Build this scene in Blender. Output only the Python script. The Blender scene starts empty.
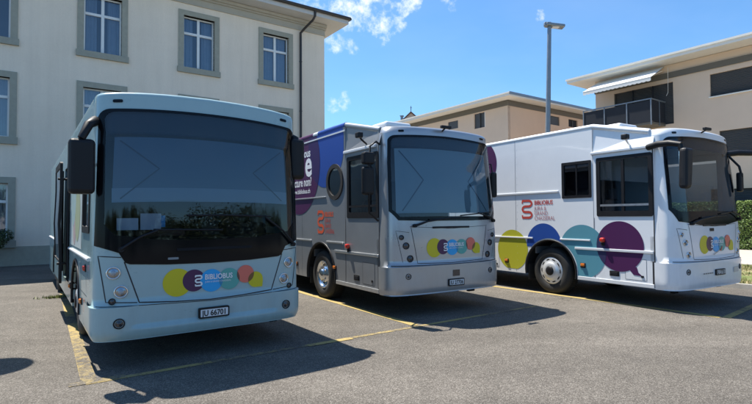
import bpy, bmesh, math, random
from mathutils import Vector, Matrix, noise
from mathutils.geometry import tessellate_polygon
random.seed(7)
R = math.radians
scene = bpy.context.scene
COL = scene.collection

# ------------------------------------------------------------------ camera
F_PX, PITCH, ROLL, CAM_H = 493.02, 0.030410, -0.006636, 1.6845
cd = bpy.data.cameras.new('camera'); cam = bpy.data.objects.new('camera', cd); COL.objects.link(cam)
cd.sensor_width = 36; cd.lens = 36*F_PX/752; cd.clip_end = 3000; cd.clip_start = .05
_s, _c = math.sin(PITCH), math.cos(PITCH); _sr, _cr = math.sin(ROLL), math.cos(ROLL)
_up0 = Vector((0, -_s, _c)); _ex = Vector((1, 0, 0))
_rt = _ex*_cr + _up0*_sr; _up = -_ex*_sr + _up0*_cr; _fw = Vector((0, _c, _s))
M = Matrix.Identity(4)
for i in range(3):
    M[i][0] = _rt[i]; M[i][1] = _up[i]; M[i][2] = -_fw[i]; M[i][3] = (0, 0, CAM_H)[i]
cam.matrix_world = M
scene.camera = cam

# ------------------------------------------------------------------ world: sky with a few clouds
SUN_EL = R(65); TO_SUN = Vector((-.78, .62, 0)).normalized()
SUN_DIR = Vector((TO_SUN.x*math.cos(SUN_EL), TO_SUN.y*math.cos(SUN_EL), math.sin(SUN_EL)))
world = bpy.data.worlds.new('World'); scene.world = world; world.use_nodes = True
nt = world.node_tree; nt.nodes.clear()
def N(t, ty, **k):
    n = t.nodes.new(ty)
    for a, v in k.items():
        if a.startswith('i_'):
            n.inputs[int(a[2:]) if a[2:].isdigit() else a[2:].replace('_', ' ')].default_value = v
        else: setattr(n, a, v)
    return n
out = N(nt, 'ShaderNodeOutputWorld'); bg = N(nt, 'ShaderNodeBackground'); bg.inputs[1].default_value = .105
sky = N(nt, 'ShaderNodeTexSky', sky_type='NISHITA', sun_disc=False, sun_elevation=SUN_EL,
        sun_rotation=math.atan2(TO_SUN.x, TO_SUN.y), altitude=450, air_density=1.0, dust_density=.9, ozone_density=2.2)
tc = N(nt, 'ShaderNodeTexCoord')
def ray(px, py):
    v = _fw*F_PX + _rt*(px-376) + _up*(202-py)
    return v.normalized()
blobs = [(352,10,22,1),(372,16,14,1),(385,24,15,1),(398,14,12,.9),(368,-4,22,1),(412,1,11,1),(400,24,9,.9),(335,42,13,1),(351,47,8,1),(343,100,10,.75),(334,106,8,.7),
         (540,16,6,.7),(382,44,5,.4),(450,1,9,.6),(300,-30,40,.9),(240,-60,50,.8)]
last = None
for px, py, r, w in blobs:
    c = ray(px, py); ang = r/F_PX
    d = N(nt, 'ShaderNodeVectorMath', operation='DOT_PRODUCT'); nt.links.new(tc.outputs['Generated'], d.inputs[0]); d.inputs[1].default_value = c
    m = N(nt, 'ShaderNodeMapRange', interpolation_type='SMOOTHSTEP'); nt.links.new(d.outputs['Value'], m.inputs[0])
    m.inputs[1].default_value = math.cos(ang*1.3); m.inputs[2].default_value = math.cos(ang*.1); m.inputs[4].default_value = w
    if last is None: last = m.outputs[0]
    else:
        x = N(nt, 'ShaderNodeMath', operation='MAXIMUM'); nt.links.new(last, x.inputs[0]); nt.links.new(m.outputs[0], x.inputs[1]); last = x.outputs[0]
nz = N(nt, 'ShaderNodeTexNoise'); nz.inputs['Scale'].default_value = 44; nz.inputs['Detail'].default_value = 10; nz.inputs['Roughness'].default_value = .6
nt.links.new(tc.outputs['Generated'], nz.inputs['Vector'])
# cloud = smoothstep(blob + noise - threshold)
a1 = N(nt, 'ShaderNodeMath', operation='MULTIPLY_ADD'); nt.links.new(nz.outputs[0], a1.inputs[0]); a1.inputs[1].default_value = 3.4; a1.inputs[2].default_value = -2.08
a2 = N(nt, 'ShaderNodeMath', operation='ADD'); nt.links.new(a1.outputs[0], a2.inputs[0]); nt.links.new(last, a2.inputs[1])
a3 = N(nt, 'ShaderNodeMapRange', interpolation_type='SMOOTHSTEP'); nt.links.new(a2.outputs[0], a3.inputs[0]); a3.inputs[1].default_value = 0.0; a3.inputs[2].default_value = 1.45; a3.inputs[4].default_value = .92
b3 = N(nt, 'ShaderNodeMath', operation='MULTIPLY', use_clamp=True); nt.links.new(last, b3.inputs[0]); b3.inputs[1].default_value = 2.5
b4 = N(nt, 'ShaderNodeMath', operation='MULTIPLY'); nt.links.new(a3.outputs[0], b4.inputs[0]); nt.links.new(b3.outputs[0], b4.inputs[1])
# broad faint cirrus veil
mp = N(nt, 'ShaderNodeMapping'); mp.inputs['Scale'].default_value = (1.2, 3.0, 4.0); mp.inputs['Rotation'].default_value = (0, .4, .5); nt.links.new(tc.outputs['Generated'], mp.inputs['Vector'])
nv = N(nt, 'ShaderNodeTexNoise'); nv.inputs['Scale'].default_value = 2.2; nv.inputs['Detail'].default_value = 6; nt.links.new(mp.outputs[0], nv.inputs['Vector'])
mv = N(nt, 'ShaderNodeMapRange'); nt.links.new(nv.outputs[0], mv.inputs[0]); mv.inputs[1].default_value = .42; mv.inputs[2].default_value = .8; mv.inputs[4].default_value = .07
mx0 = N(nt, 'ShaderNodeMath', operation='MAXIMUM'); nt.links.new(b4.outputs[0], mx0.inputs[0]); nt.links.new(mv.outputs[0], mx0.inputs[1])
tint = N(nt, 'ShaderNodeMix', data_type='RGBA', blend_type='MULTIPLY'); tint.inputs[0].default_value = 1
nt.links.new(sky.outputs[0], tint.inputs[6]); tint.inputs[7].default_value = (.60, .90, 1.09, 1)
mc = N(nt, 'ShaderNodeMix', data_type='RGBA'); nt.links.new(mx0.outputs[0], mc.inputs[0]); nt.links.new(tint.outputs[2], mc.inputs[6]); mc.inputs[7].default_value = (6.6, 6.8, 7.2, 1)
nt.links.new(mc.outputs[2], bg.inputs[0]); nt.links.new(bg.outputs[0], out.inputs[0])

# ------------------------------------------------------------------ sun
sd = bpy.data.lights.new('sun', 'SUN'); sd.energy = 5.0; sd.angle = R(.53); sd.color = (1, .94, .84)
sun = bpy.data.objects.new('sun', sd); COL.objects.link(sun); sun.location = (0, 0, 40)
sun.rotation_euler = SUN_DIR.to_track_quat('Z', 'Y').to_euler()
vs = scene.view_settings; vs.view_transform = 'Standard'; vs.look = 'None'; vs.gamma = 1; vs.use_curve_mapping = False; vs.exposure = .92
scene.render.engine = 'CYCLES'

# ================================================================== materials
MATS = {}
def newmat(name):
    m = bpy.data.materials.new(name); m.use_nodes = True; MATS[name] = m
    t = m.node_tree; b = t.nodes['Principled BSDF']
    return m, t, b
def mat(name, col, rough=.5, metal=0, coat=0, spec=.5, var=0, vscale=4, bump=0, bscale=60, emit=None):
    m, t, b = newmat(name)
    b.inputs['Base Color'].default_value = (*col, 1); b.inputs['Roughness'].default_value = rough
    b.inputs['Metallic'].default_value = metal; b.inputs['Coat Weight'].default_value = coat; b.inputs['Coat Roughness'].default_value = .06
    b.inputs['Specular IOR Level'].default_value = spec
    co = N(t, 'ShaderNodeTexCoord')
    if var:
        n = N(t, 'ShaderNodeTexNoise'); n.inputs['Scale'].default_value = vscale; n.inputs['Detail'].default_value = 7; n.inputs['Roughness'].default_value = .65
        t.links.new(co.outputs['Object'], n.inputs['Vector'])
        mr = N(t, 'ShaderNodeMapRange'); t.links.new(n.outputs[0], mr.inputs[0]); mr.inputs[1].default_value = .25; mr.inputs[2].default_value = .75
        mr.inputs[3].default_value = 1-var; mr.inputs[4].default_value = 1+var
        v = N(t, 'ShaderNodeVectorMath', operation='SCALE'); v.inputs[0].default_value = col; t.links.new(mr.outputs[0], v.inputs['Scale'])
        t.links.new(v.outputs[0], b.inputs['Base Color'])
        r2 = N(t, 'ShaderNodeMapRange'); t.links.new(n.outputs[0], r2.inputs[0]); r2.inputs[1].default_value = .3; r2.inputs[2].default_value = .7
        r2.inputs[3].default_value = max(0, rough-.07); r2.inputs[4].default_value = min(1, rough+.07); t.links.new(r2.outputs[0], b.inputs['Roughness'])
    if bump:
        n2 = N(t, 'ShaderNodeTexNoise'); n2.inputs['Scale'].default_value = bscale; n2.inputs['Detail'].default_value = 4
        t.links.new(co.outputs['Object'], n2.inputs['Vector'])
        bp = N(t, 'ShaderNodeBump'); bp.inputs['Strength'].default_value = bump; bp.inputs['Distance'].default_value = .02
        t.links.new(n2.outputs[0], bp.inputs['Height']); t.links.new(bp.outputs[0], b.inputs['Normal'])
    return m
def grime(m, z0=.3, z1=.95, amt=.20):
    t = m.node_tree; b = t.nodes['Principled BSDF']; bc = b.inputs['Base Color']
    co = N(t, 'ShaderNodeTexCoord'); sp = N(t, 'ShaderNodeSeparateXYZ'); t.links.new(co.outputs['Object'], sp.inputs[0])
    mr = N(t, 'ShaderNodeMapRange'); t.links.new(sp.outputs['Z'], mr.inputs[0]); mr.inputs[1].default_value = z0; mr.inputs[2].default_value = z1; mr.inputs[3].default_value = 1; mr.inputs[4].default_value = 0
    mp = N(t, 'ShaderNodeMapping'); mp.inputs['Scale'].default_value = (5, 5, 1.2); t.links.new(co.outputs['Object'], mp.inputs[0])
    n = N(t, 'ShaderNodeTexNoise'); n.inputs['Scale'].default_value = 2.5; n.inputs['Detail'].default_value = 8; n.inputs['Roughness'].default_value = .7; t.links.new(mp.outputs[0], n.inputs['Vector'])
    m2 = N(t, 'ShaderNodeMapRange'); t.links.new(n.outputs[0], m2.inputs[0]); m2.inputs[1].default_value = .35; m2.inputs[2].default_value = .7; m2.inputs[4].default_value = amt
    mu = N(t, 'ShaderNodeMath', operation='MULTIPLY'); t.links.new(mr.outputs[0], mu.inputs[0]); t.links.new(m2.outputs[0], mu.inputs[1])
    mx = N(t, 'ShaderNodeMix', data_type='RGBA'); t.links.new(mu.outputs[0], mx.inputs[0])
    if bc.links: t.links.new(bc.links[0].from_socket, mx.inputs[6])
    else: mx.inputs[6].default_value = bc.default_value
    mx.inputs[7].default_value = (.16, .14, .12, 1); t.links.new(mx.outputs[2], bc)
    n2 = N(t, 'ShaderNodeTexNoise'); n2.inputs['Scale'].default_value = .9; n2.inputs['Detail'].default_value = 2; t.links.new(co.outputs['Object'], n2.inputs['Vector'])
    bp = N(t, 'ShaderNodeBump'); bp.inputs['Strength'].default_value = .12; bp.inputs['Distance'].default_value = .05; t.links.new(n2.outputs[0], bp.inputs['Height'])
    t.links.new(bp.outputs[0], b.inputs['Normal']); t.links.new(bp.outputs[0], b.inputs['Coat Normal'])
def glass(name, tint, boost=1.0, rough=.01):
    m, t, b = newmat(name); t.nodes.remove(b); o = t.nodes['Material Output']
    tr = N(t, 'ShaderNodeBsdfTransparent'); tr.inputs[0].default_value = (*tint, 1)
    gl = N(t, 'ShaderNodeBsdfGlossy'); gl.inputs['Roughness'].default_value = rough; gl.inputs[0].default_value = (.95, .97, 1, 1)
    fr = N(t, 'ShaderNodeFresnel'); fr.inputs[0].default_value = 1.5
    co = N(t, 'ShaderNodeTexCoord'); nn = N(t, 'ShaderNodeTexNoise'); nn.inputs['Scale'].default_value = 1.3; t.links.new(co.outputs['Object'], nn.inputs['Vector'])
    bp = N(t, 'ShaderNodeBump'); bp.inputs['Strength'].default_value = .08; bp.inputs['Distance'].default_value = .05; t.links.new(nn.outputs[0], bp.inputs['Height']); t.links.new(bp.outputs[0], gl.inputs['Normal'])
    mu = N(t, 'ShaderNodeMath', operation='MULTIPLY', use_clamp=True); t.links.new(fr.outputs[0], mu.inputs[0]); mu.inputs[1].default_value = boost
    mx = N(t, 'ShaderNodeMixShader'); t.links.new(mu.outputs[0], mx.inputs[0]); t.links.new(tr.outputs[0], mx.inputs[1]); t.links.new(gl.outputs[0], mx.inputs[2])
    t.links.new(mx.outputs[0], o.inputs[0]); return m

P_BLUE = mat('pale_blue_paint', (.315, .452, .465), .32, 0, .6, var=.05, vscale=2.5)
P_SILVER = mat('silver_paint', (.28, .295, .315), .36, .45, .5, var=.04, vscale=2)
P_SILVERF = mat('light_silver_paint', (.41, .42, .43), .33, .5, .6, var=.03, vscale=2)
P_WHITE = mat('white_paint', (.74, .76, .78), .34, 0, .5, var=.03, vscale=2)
for _m in (P_BLUE, P_SILVER, P_SILVERF, P_WHITE): grime(_m)
BLACK = mat('black_plastic', (.010, .010, .012), .5, spec=.3, var=.15, vscale=9)
BLACKG = mat('black_gloss', (.005, .006, .008), .12, spec=.18)
RUBBER = mat('rubber', (.018, .018, .018), .75, var=.25, vscale=14)
DARK = mat('dark_interior', (.012, .013, .016), .8, spec=.2)
GREYIN = mat('grey_interior', (.12, .125, .13), .8, var=.1)
SEAM = mat('seam', (.02, .02, .024), .6)
COVER = mat('wheel_cover_silver', (.66, .67, .68), .38, .55)
CHROME = mat('chrome', (.72, .72, .72), .16, 1)
ALU = mat('aluminium', (.6, .61, .62), .33, .85, var=.08, vscale=12)
RAILW = mat('white_rail', (.7, .72, .74), .35, .2)
BLIND2 = mat('pale_blind_fabric', (.36, .44, .47), .8, var=.05, vscale=1.3)
BLIND = mat('blind_fabric', (.19, .28, .35), .8, var=.05, vscale=1.3)
BLIND_NOREFL = mat('blind_free_of_reflection', (.38, .47, .54), .8)  # blind tone without the darkening glass reflection, put into the colour
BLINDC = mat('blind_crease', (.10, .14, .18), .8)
VISOR = mat('visor_band', (.035, .045, .06), .6)
PAPER = mat('paper', (.75, .76, .78), .8)
BROWNP = mat('dash_cloth', (.16, .07, .045), .8)
SCREEN_G = glass('windscreen_glass', (.62, .74, .82), 1.3)
SCREEN_B = glass('dark_windscreen_glass', (.56, .66, .75), 1.2)
SCREEN_W = glass('side_on_windscreen_glass', (.50, .60, .70), .75)
SIDE_G = glass('side_glass', (.30, .34, .38), 2.0)
PANE_G = glass('pane_glass', (.55, .62, .70), 3.2, .02)
LAMP_G = mat('lamp_lens', (.30, .33, .36), .08, .1, 1.0)
LAMP_R = mat('lamp_reflector', (.30, .32, .35), .22, 1, .8)
LAMP_D = mat('lamp_dark', (.03, .03, .035), .15, 0, .8)
RED = mat('red_lens', (.55, .035, .02), .15, 0, .6)
ORANGE = mat('orange_lens', (.62, .17, .02), .15, 0, .6)
YEL = mat('vinyl_yellow', (.62, .52, .01), .4)
PUR = mat('vinyl_purple', (.065, .012, .07), .4)
BLU = mat('vinyl_light_blue', (.01, .36, .74), .4)
TEAL = mat('vinyl_green', (.10, .38, .33), .4)
REDV = mat('vinyl_red', (.74, .16, .11), .4)
MIXV = mat('vinyl_overlap', (.20, .09, .02), .4)
MIXD = mat('vinyl_overlap_dark', (.13, .06, .05), .4)
MIXT = mat('vinyl_overlap_teal', (.02, .24, .42), .4)
OLIVE = mat('vinyl_olive', (.44, .43, .03), .4)
DBLUE = mat('vinyl_blue', (.015, .065, .30), .4)
TEALB = mat('vinyl_teal', (.09, .27, .34), .4)
OVL = mat('vinyl_purple_blue', (.03, .012, .085), .4)
WHT = mat('vinyl_white', (.8, .8, .8), .4)
ORV = mat('vinyl_orange', (.62, .10, .04), .4)
REDL = mat('vinyl_dark_red', (.50, .065, .05), .4)
PINKV = mat('vinyl_faded_red', (.42, .17, .20), .4)
PLATE = mat('plate_white', (.7, .7, .7), .4)
INK = mat('plate_ink', (.02, .02, .02), .5)
CURT = mat('curtain', (.46, .50, .55), .9, var=.1, vscale=3)
SASH = mat('white_window_paint', (.72, .73, .72), .4, var=.04)
STONE = mat('window_stone', (.33, .32, .26), .85, var=.12, vscale=6, bump=.2)
TILE = mat('roof_tile', (.11, .065, .048), .8, var=.35, vscale=9)
GUTTER = mat('dark_gutter', (.025, .022, .022), .45)
SOFFIT = mat('soffit_board', (.52, .51, .49), .7, var=.05)
CORN = mat('cornice_stone', (.42, .39, .33), .85, var=.07, vscale=3)
BWALL = mat('beige_render', (.65, .515, .395), .9, var=.05, vscale=.7, bump=.15, bscale=40)
PWALL = mat('peach_render', (.64, .48, .35), .9, var=.05, vscale=.7, bump=.15, bscale=40)
WHITEC = mat('white_fascia', (.72, .70, .64), .6, var=.05)
FRIEZE = mat('dark_frieze', (.13, .12, .10), .8)
SHUT = mat('dark_shutter', (.055, .06, .065), .55, var=.1, vscale=5)
BALC = mat('balcony_panel', (.028, .032, .040), .8, spec=.15, var=.12, vscale=2)
STEEL = mat('galvanised_steel', (.22, .25, .28), .45, .5, var=.12, vscale=4)
AWN = mat('awning_fabric', (.66, .66, .64), .85, var=.04)
KERB = mat('kerb_stone', (.34, .32, .29), .85, var=.18, vscale=7, bump=.3)
PATHM = mat('path_paving', (.40, .35, .31), .9, var=.08, vscale=3, bump=.2)
BARK = mat('bark', (.09, .065, .045), .9, var=.2)
ROOFG = mat('flat_roof_gravel', (.25, .25, .24), .9)
CHAPW = mat('gable_plaster', (.42, .32, .25), .9)

def leafmat(name, c1, c2):
    m, t, b = newmat(name); b.inputs['Roughness'].default_value = .5
    oi = N(t, 'ShaderNodeNewGeometry'); cr = N(t, 'ShaderNodeMix', data_type='RGBA')
    t.links.new(oi.outputs['Random Per Island'], cr.inputs[0]); cr.inputs[6].default_value = (*c1, 1); cr.inputs[7].default_value = (*c2, 1)
    t.links.new(cr.outputs[2], b.inputs['Base Color'])
    b.inputs['Transmission Weight'].default_value = 0
    return m
LEAF = leafmat('hedge_leaf', (.05, .10, .016), (.19, .28, .05))
LEAFD = leafmat('shrub_leaf', (.018, .035, .008), (.05, .08, .02))
GRASSM = leafmat('grass_blade', (.10, .14, .03), (.34, .29, .12))
WEED = leafmat('weed_leaf', (.08, .11, .02), (.22, .22, .05))

# stucco of the left building with a plinth and stains
def stucco():
    m, t, b = newmat('stucco'); b.inputs['Roughness'].default_value = .92
    co = N(t, 'ShaderNodeTexCoord')
    n = N(t, 'ShaderNodeTexNoise'); n.inputs['Scale'].default_value = .5; n.inputs['Detail'].default_value = 8; n.inputs['Roughness'].default_value = .7; t.links.new(co.outputs['Object'], n.inputs['Vector'])
    n2 = N(t, 'ShaderNodeTexNoise'); n2.inputs['Scale'].default_value = 14; n2.inputs['Detail'].default_value = 5; t.links.new(co.outputs['Object'], n2.inputs['Vector'])
    ad = N(t, 'ShaderNodeMath', operation='MULTIPLY_ADD'); t.links.new(n2.outputs[0], ad.inputs[0]); ad.inputs[1].default_value = .35; t.links.new(n.outputs[0], ad.inputs[2])
    cr = N(t, 'ShaderNodeValToRGB'); t.links.new(ad.outputs[0], cr.inputs[0])
    cr.color_ramp.elements[0].position = .4; cr.color_ramp.elements[0].color = (.74, .63, .505, 1)
    cr.color_ramp.elements[1].position = .9; cr.color_ramp.elements[1].color = (.83, .72, .59, 1)
    mp = N(t, 'ShaderNodeMapping'); mp.inputs['Scale'].default_value = (3.2, 3.2, .16); t.links.new(co.outputs['Object'], mp.inputs[0])
    ns = N(t, 'ShaderNodeTexNoise'); ns.inputs['Scale'].default_value = 1.0; ns.inputs['Detail'].default_value = 7; ns.inputs['Roughness'].default_value = .7; t.links.new(mp.outputs[0], ns.inputs['Vector'])
    ms = N(t, 'ShaderNodeMapRange'); t.links.new(ns.outputs[0], ms.inputs[0]); ms.inputs[1].default_value = .3; ms.inputs[2].default_value = .7; ms.inputs[3].default_value = .94; ms.inputs[4].default_value = 1.03
    vsx = N(t, 'ShaderNodeVectorMath', operation='SCALE'); t.links.new(cr.outputs[0], vsx.inputs[0]); t.links.new(ms.outputs[0], vsx.inputs['Scale'])
    t.links.new(vsx.outputs[0], b.inputs['Base Color'])
    bp = N(t, 'ShaderNodeBump'); bp.inputs['Strength'].default_value = .35; bp.inputs['Distance'].default_value = .02
    n3 = N(t, 'ShaderNodeTexNoise'); n3.inputs['Scale'].default_value = 45; n3.inputs['Detail'].default_value = 3; t.links.new(co.outputs['Object'], n3.inputs['Vector'])
    t.links.new(n3.outputs[0], bp.inputs['Height']); t.links.new(bp.outputs[0], b.inputs['Normal'])
    return m
STUCCO = stucco()

def asphalt(name='asphalt', yellow=False):
    m, t, b = newmat(name); b.inputs['Roughness'].default_value = .88; b.inputs['Specular IOR Level'].default_value = .3
    co = N(t, 'ShaderNodeTexCoord'); V = co.outputs['Object']
    # aggregate
    v1 = N(t, 'ShaderNodeTexVoronoi'); v1.inputs['Scale'].default_value = 105; t.links.new(V, v1.inputs['Vector'])
    n1 = N(t, 'ShaderNodeTexNoise'); n1.inputs['Scale'].default_value = 130; n1.inputs['Detail'].default_value = 3; t.links.new(V, n1.inputs['Vector'])
    n2 = N(t, 'ShaderNodeTexNoise'); n2.inputs['Scale'].default_value = .35; n2.inputs['Detail'].default_value = 9; n2.inputs['Roughness'].default_value = .65; t.links.new(V, n2.inputs['Vector'])
    n4 = N(t, 'ShaderNodeTexNoise'); n4.inputs['Scale'].default_value = 3.2; n4.inputs['Detail'].default_value = 8; n4.inputs['Roughness'].default_value = .7; t.links.new(V, n4.inputs['Vector'])
    c1 = N(t, 'ShaderNodeValToRGB'); t.links.new(v1.outputs['Color'], c1.inputs[0])
    e = c1.color_ramp.elements; e[0].position = .15; e[0].color = (.068, .060, .051, 1); e[1].position = .95; e[1].color = (.225, .205, .18, 1)
    k = e.new(.6); k.color = (.119, .107, .092, 1)
    sc = N(t, 'ShaderNodeMapRange'); t.links.new(n2.outputs[0], sc.inputs[0]); sc.inputs[1].default_value = .25; sc.inputs[2].default_value = .75; sc.inputs[3].default_value = .72; sc.inputs[4].default_value = 1.28
    sc2 = N(t, 'ShaderNodeMapRange'); t.links.new(n4.outputs[0], sc2.inputs[0]); sc2.inputs[1].default_value = .3; sc2.inputs[2].default_value = .7; sc2.inputs[3].default_value = .86; sc2.inputs[4].default_value = 1.12
    mm = N(t, 'ShaderNodeMath', operation='MULTIPLY'); t.links.new(sc.outputs[0], mm.inputs[0]); t.links.new(sc2.outputs[0], mm.inputs[1])
    sc3 = N(t, 'ShaderNodeMapRange'); t.links.new(n1.outputs[0], sc3.inputs[0]); sc3.inputs[1].default_value = .3; sc3.inputs[2].default_value = .7; sc3.inputs[3].default_value = .72; sc3.inputs[4].default_value = 1.3
    m3 = N(t, 'ShaderNodeMath', operation='MULTIPLY'); t.links.new(mm.outputs[0], m3.inputs[0]); t.links.new(sc3.outputs[0], m3.inputs[1])
    # oil drips: small dark spots, plus thin cracks
    vo = N(t, 'ShaderNodeTexVoronoi'); vo.inputs['Scale'].default_value = .8; t.links.new(V, vo.inputs['Vector'])
    mo = N(t, 'ShaderNodeMapRange', interpolation_type='SMOOTHSTEP'); t.links.new(vo.outputs['Distance'], mo.inputs[0]); mo.inputs[1].default_value = .02; mo.inputs[2].default_value = .10; mo.inputs[3].default_value = .72; mo.inputs[4].default_value = 1
    m4 = N(t, 'ShaderNodeMath', operation='MULTIPLY'); t.links.new(m3.outputs[0], m4.inputs[0]); t.links.new(mo.outputs[0], m4.inputs[1])
    # cracks: wandering cell borders, broken up
    nd = N(t, 'ShaderNodeTexNoise'); nd.inputs['Scale'].default_value = 1.6; nd.inputs['Detail'].default_value = 6; t.links.new(V, nd.inputs['Vector'])
    va = N(t, 'ShaderNodeVectorMath', operation='MULTIPLY_ADD'); t.links.new(nd.outputs['Color'], va.inputs[0]); va.inputs[1].default_value = (.9, .9, .9); t.links.new(V, va.inputs[2])
    vc = N(t, 'ShaderNodeTexVoronoi', feature='DISTANCE_TO_EDGE'); vc.inputs['Scale'].default_value = .27; t.links.new(va.outputs[0], vc.inputs['Vector'])
    mc_ = N(t, 'ShaderNodeMapRange', interpolation_type='SMOOTHSTEP'); t.links.new(vc.outputs['Distance'], mc_.inputs[0]); mc_.inputs[1].default_value = .0005; mc_.inputs[2].default_value = .0028; mc_.inputs[3].default_value = .45; mc_.inputs[4].default_value = 1
    nb = N(t, 'ShaderNodeMapRange', interpolation_type='SMOOTHSTEP'); t.links.new(n2.outputs[0], nb.inputs[0]); nb.inputs[1].default_value = .50; nb.inputs[2].default_value = .56
    mcx = N(t, 'ShaderNodeMix', data_type='FLOAT'); t.links.new(nb.outputs[0], mcx.inputs[0]); mcx.inputs[2].default_value = 1; t.links.new(mc_.outputs[0], mcx.inputs[3])
    # lane wear: broad bands running to the bays
    mpw = N(t, 'ShaderNodeMapping'); mpw.inputs['Rotation'].default_value = (0, 0, -.62); mpw.inputs['Scale'].default_value = (.16, 1.1, 1); t.links.new(V, mpw.inputs[0])
    nw = N(t, 'ShaderNodeTexNoise'); nw.inputs['Scale'].default_value = 1.0; nw.inputs['Detail'].default_value = 5; t.links.new(mpw.outputs[0], nw.inputs['Vector'])
    mw = N(t, 'ShaderNodeMapRange'); t.links.new(nw.outputs[0], mw.inputs[0]); mw.inputs[1].default_value = .35; mw.inputs[2].default_value = .65; mw.inputs[3].default_value = .86; mw.inputs[4].default_value = 1.14
    m5 = N(t, 'ShaderNodeMath', operation='MULTIPLY'); t.links.new(m4.outputs[0], m5.inputs[0]); t.links.new(mcx.outputs[0], m5.inputs[1])
    m4 = N(t, 'ShaderNodeMath', operation='MULTIPLY'); t.links.new(m5.outputs[0], m4.inputs[0]); t.links.new(mw.outputs[0], m4.inputs[1])
    sv = N(t, 'ShaderNodeVectorMath', operation='SCALE'); t.links.new(c1.outputs[0], sv.inputs[0]); t.links.new(m4.outputs[0], sv.inputs['Scale'])
    colout = sv.outputs[0]
    if yellow:
        n5 = N(t, 'ShaderNodeTexNoise'); n5.inputs['Scale'].default_value = 9; n5.inputs['Detail'].default_value = 10; n5.inputs['Roughness'].default_value = .8; t.links.new(V, n5.inputs['Vector'])
        n6 = N(t, 'ShaderNodeTexNoise'); n6.inputs['Scale'].default_value = .7; n6.inputs['Detail'].default_value = 4; t.links.new(V, n6.inputs['Vector'])
        aa = N(t, 'ShaderNodeMath', operation='MULTIPLY_ADD'); t.links.new(n6.outputs[0], aa.inputs[0]); aa.inputs[1].default_value = .9; t.links.new(n5.outputs[0], aa.inputs[2])
        at = N(t, 'ShaderNodeAttribute', attribute_name='paint'); 
        ab = N(t, 'ShaderNodeMath', operation='ADD'); t.links.new(aa.outputs[0], ab.inputs[0]); t.links.new(at.outputs['Fac'], ab.inputs[1])
        mr = N(t, 'ShaderNodeMapRange', interpolation_type='SMOOTHSTEP'); t.links.new(ab.outputs[0], mr.inputs[0]); mr.inputs[1].default_value = .98; mr.inputs[2].default_value = 1.30; mr.inputs[4].default_value = .75
        mx = N(t, 'ShaderNodeMix', data_type='RGBA'); t.links.new(mr.outputs[0], mx.inputs[0]); t.links.new(colout, mx.inputs[6]); mx.inputs[7].default_value = (.47, .35, .12, 1)
        colout = mx.outputs[2]
    t.links.new(colout, b.inputs['Base Color'])
    bp = N(t, 'ShaderNodeBump'); bp.inputs['Strength'].default_value = .8; bp.inputs['Distance'].default_value = .006
    t.links.new(v1.outputs['Distance'], bp.inputs['Height']); t.links.new(bp.outputs[0], b.inputs['Normal'])
    return m
ASPH = asphalt(); YLINE = asphalt('worn_yellow_paint', True)
def soilmat():
    m, t, b = newmat('dry_soil'); b.inputs['Roughness'].default_value = .95
    co = N(t, 'ShaderNodeTexCoord'); n = N(t, 'ShaderNodeTexNoise'); n.inputs['Scale'].default_value = 1.1; n.inputs['Detail'].default_value = 8; t.links.new(co.outputs['Object'], n.inputs['Vector'])
    cr = N(t, 'ShaderNodeValToRGB'); t.links.new(n.outputs[0], cr.inputs[0]); cr.color_ramp.elements[0].position = .4; cr.color_ramp.elements[0].color = (.12, .15, .04, 1)
    cr.color_ramp.elements[1].position = .6; cr.color_ramp.elements[1].color = (.33, .26, .15, 1); t.links.new(cr.outputs[0], b.inputs['Base Color']); return m
SOIL = soilmat()

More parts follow.
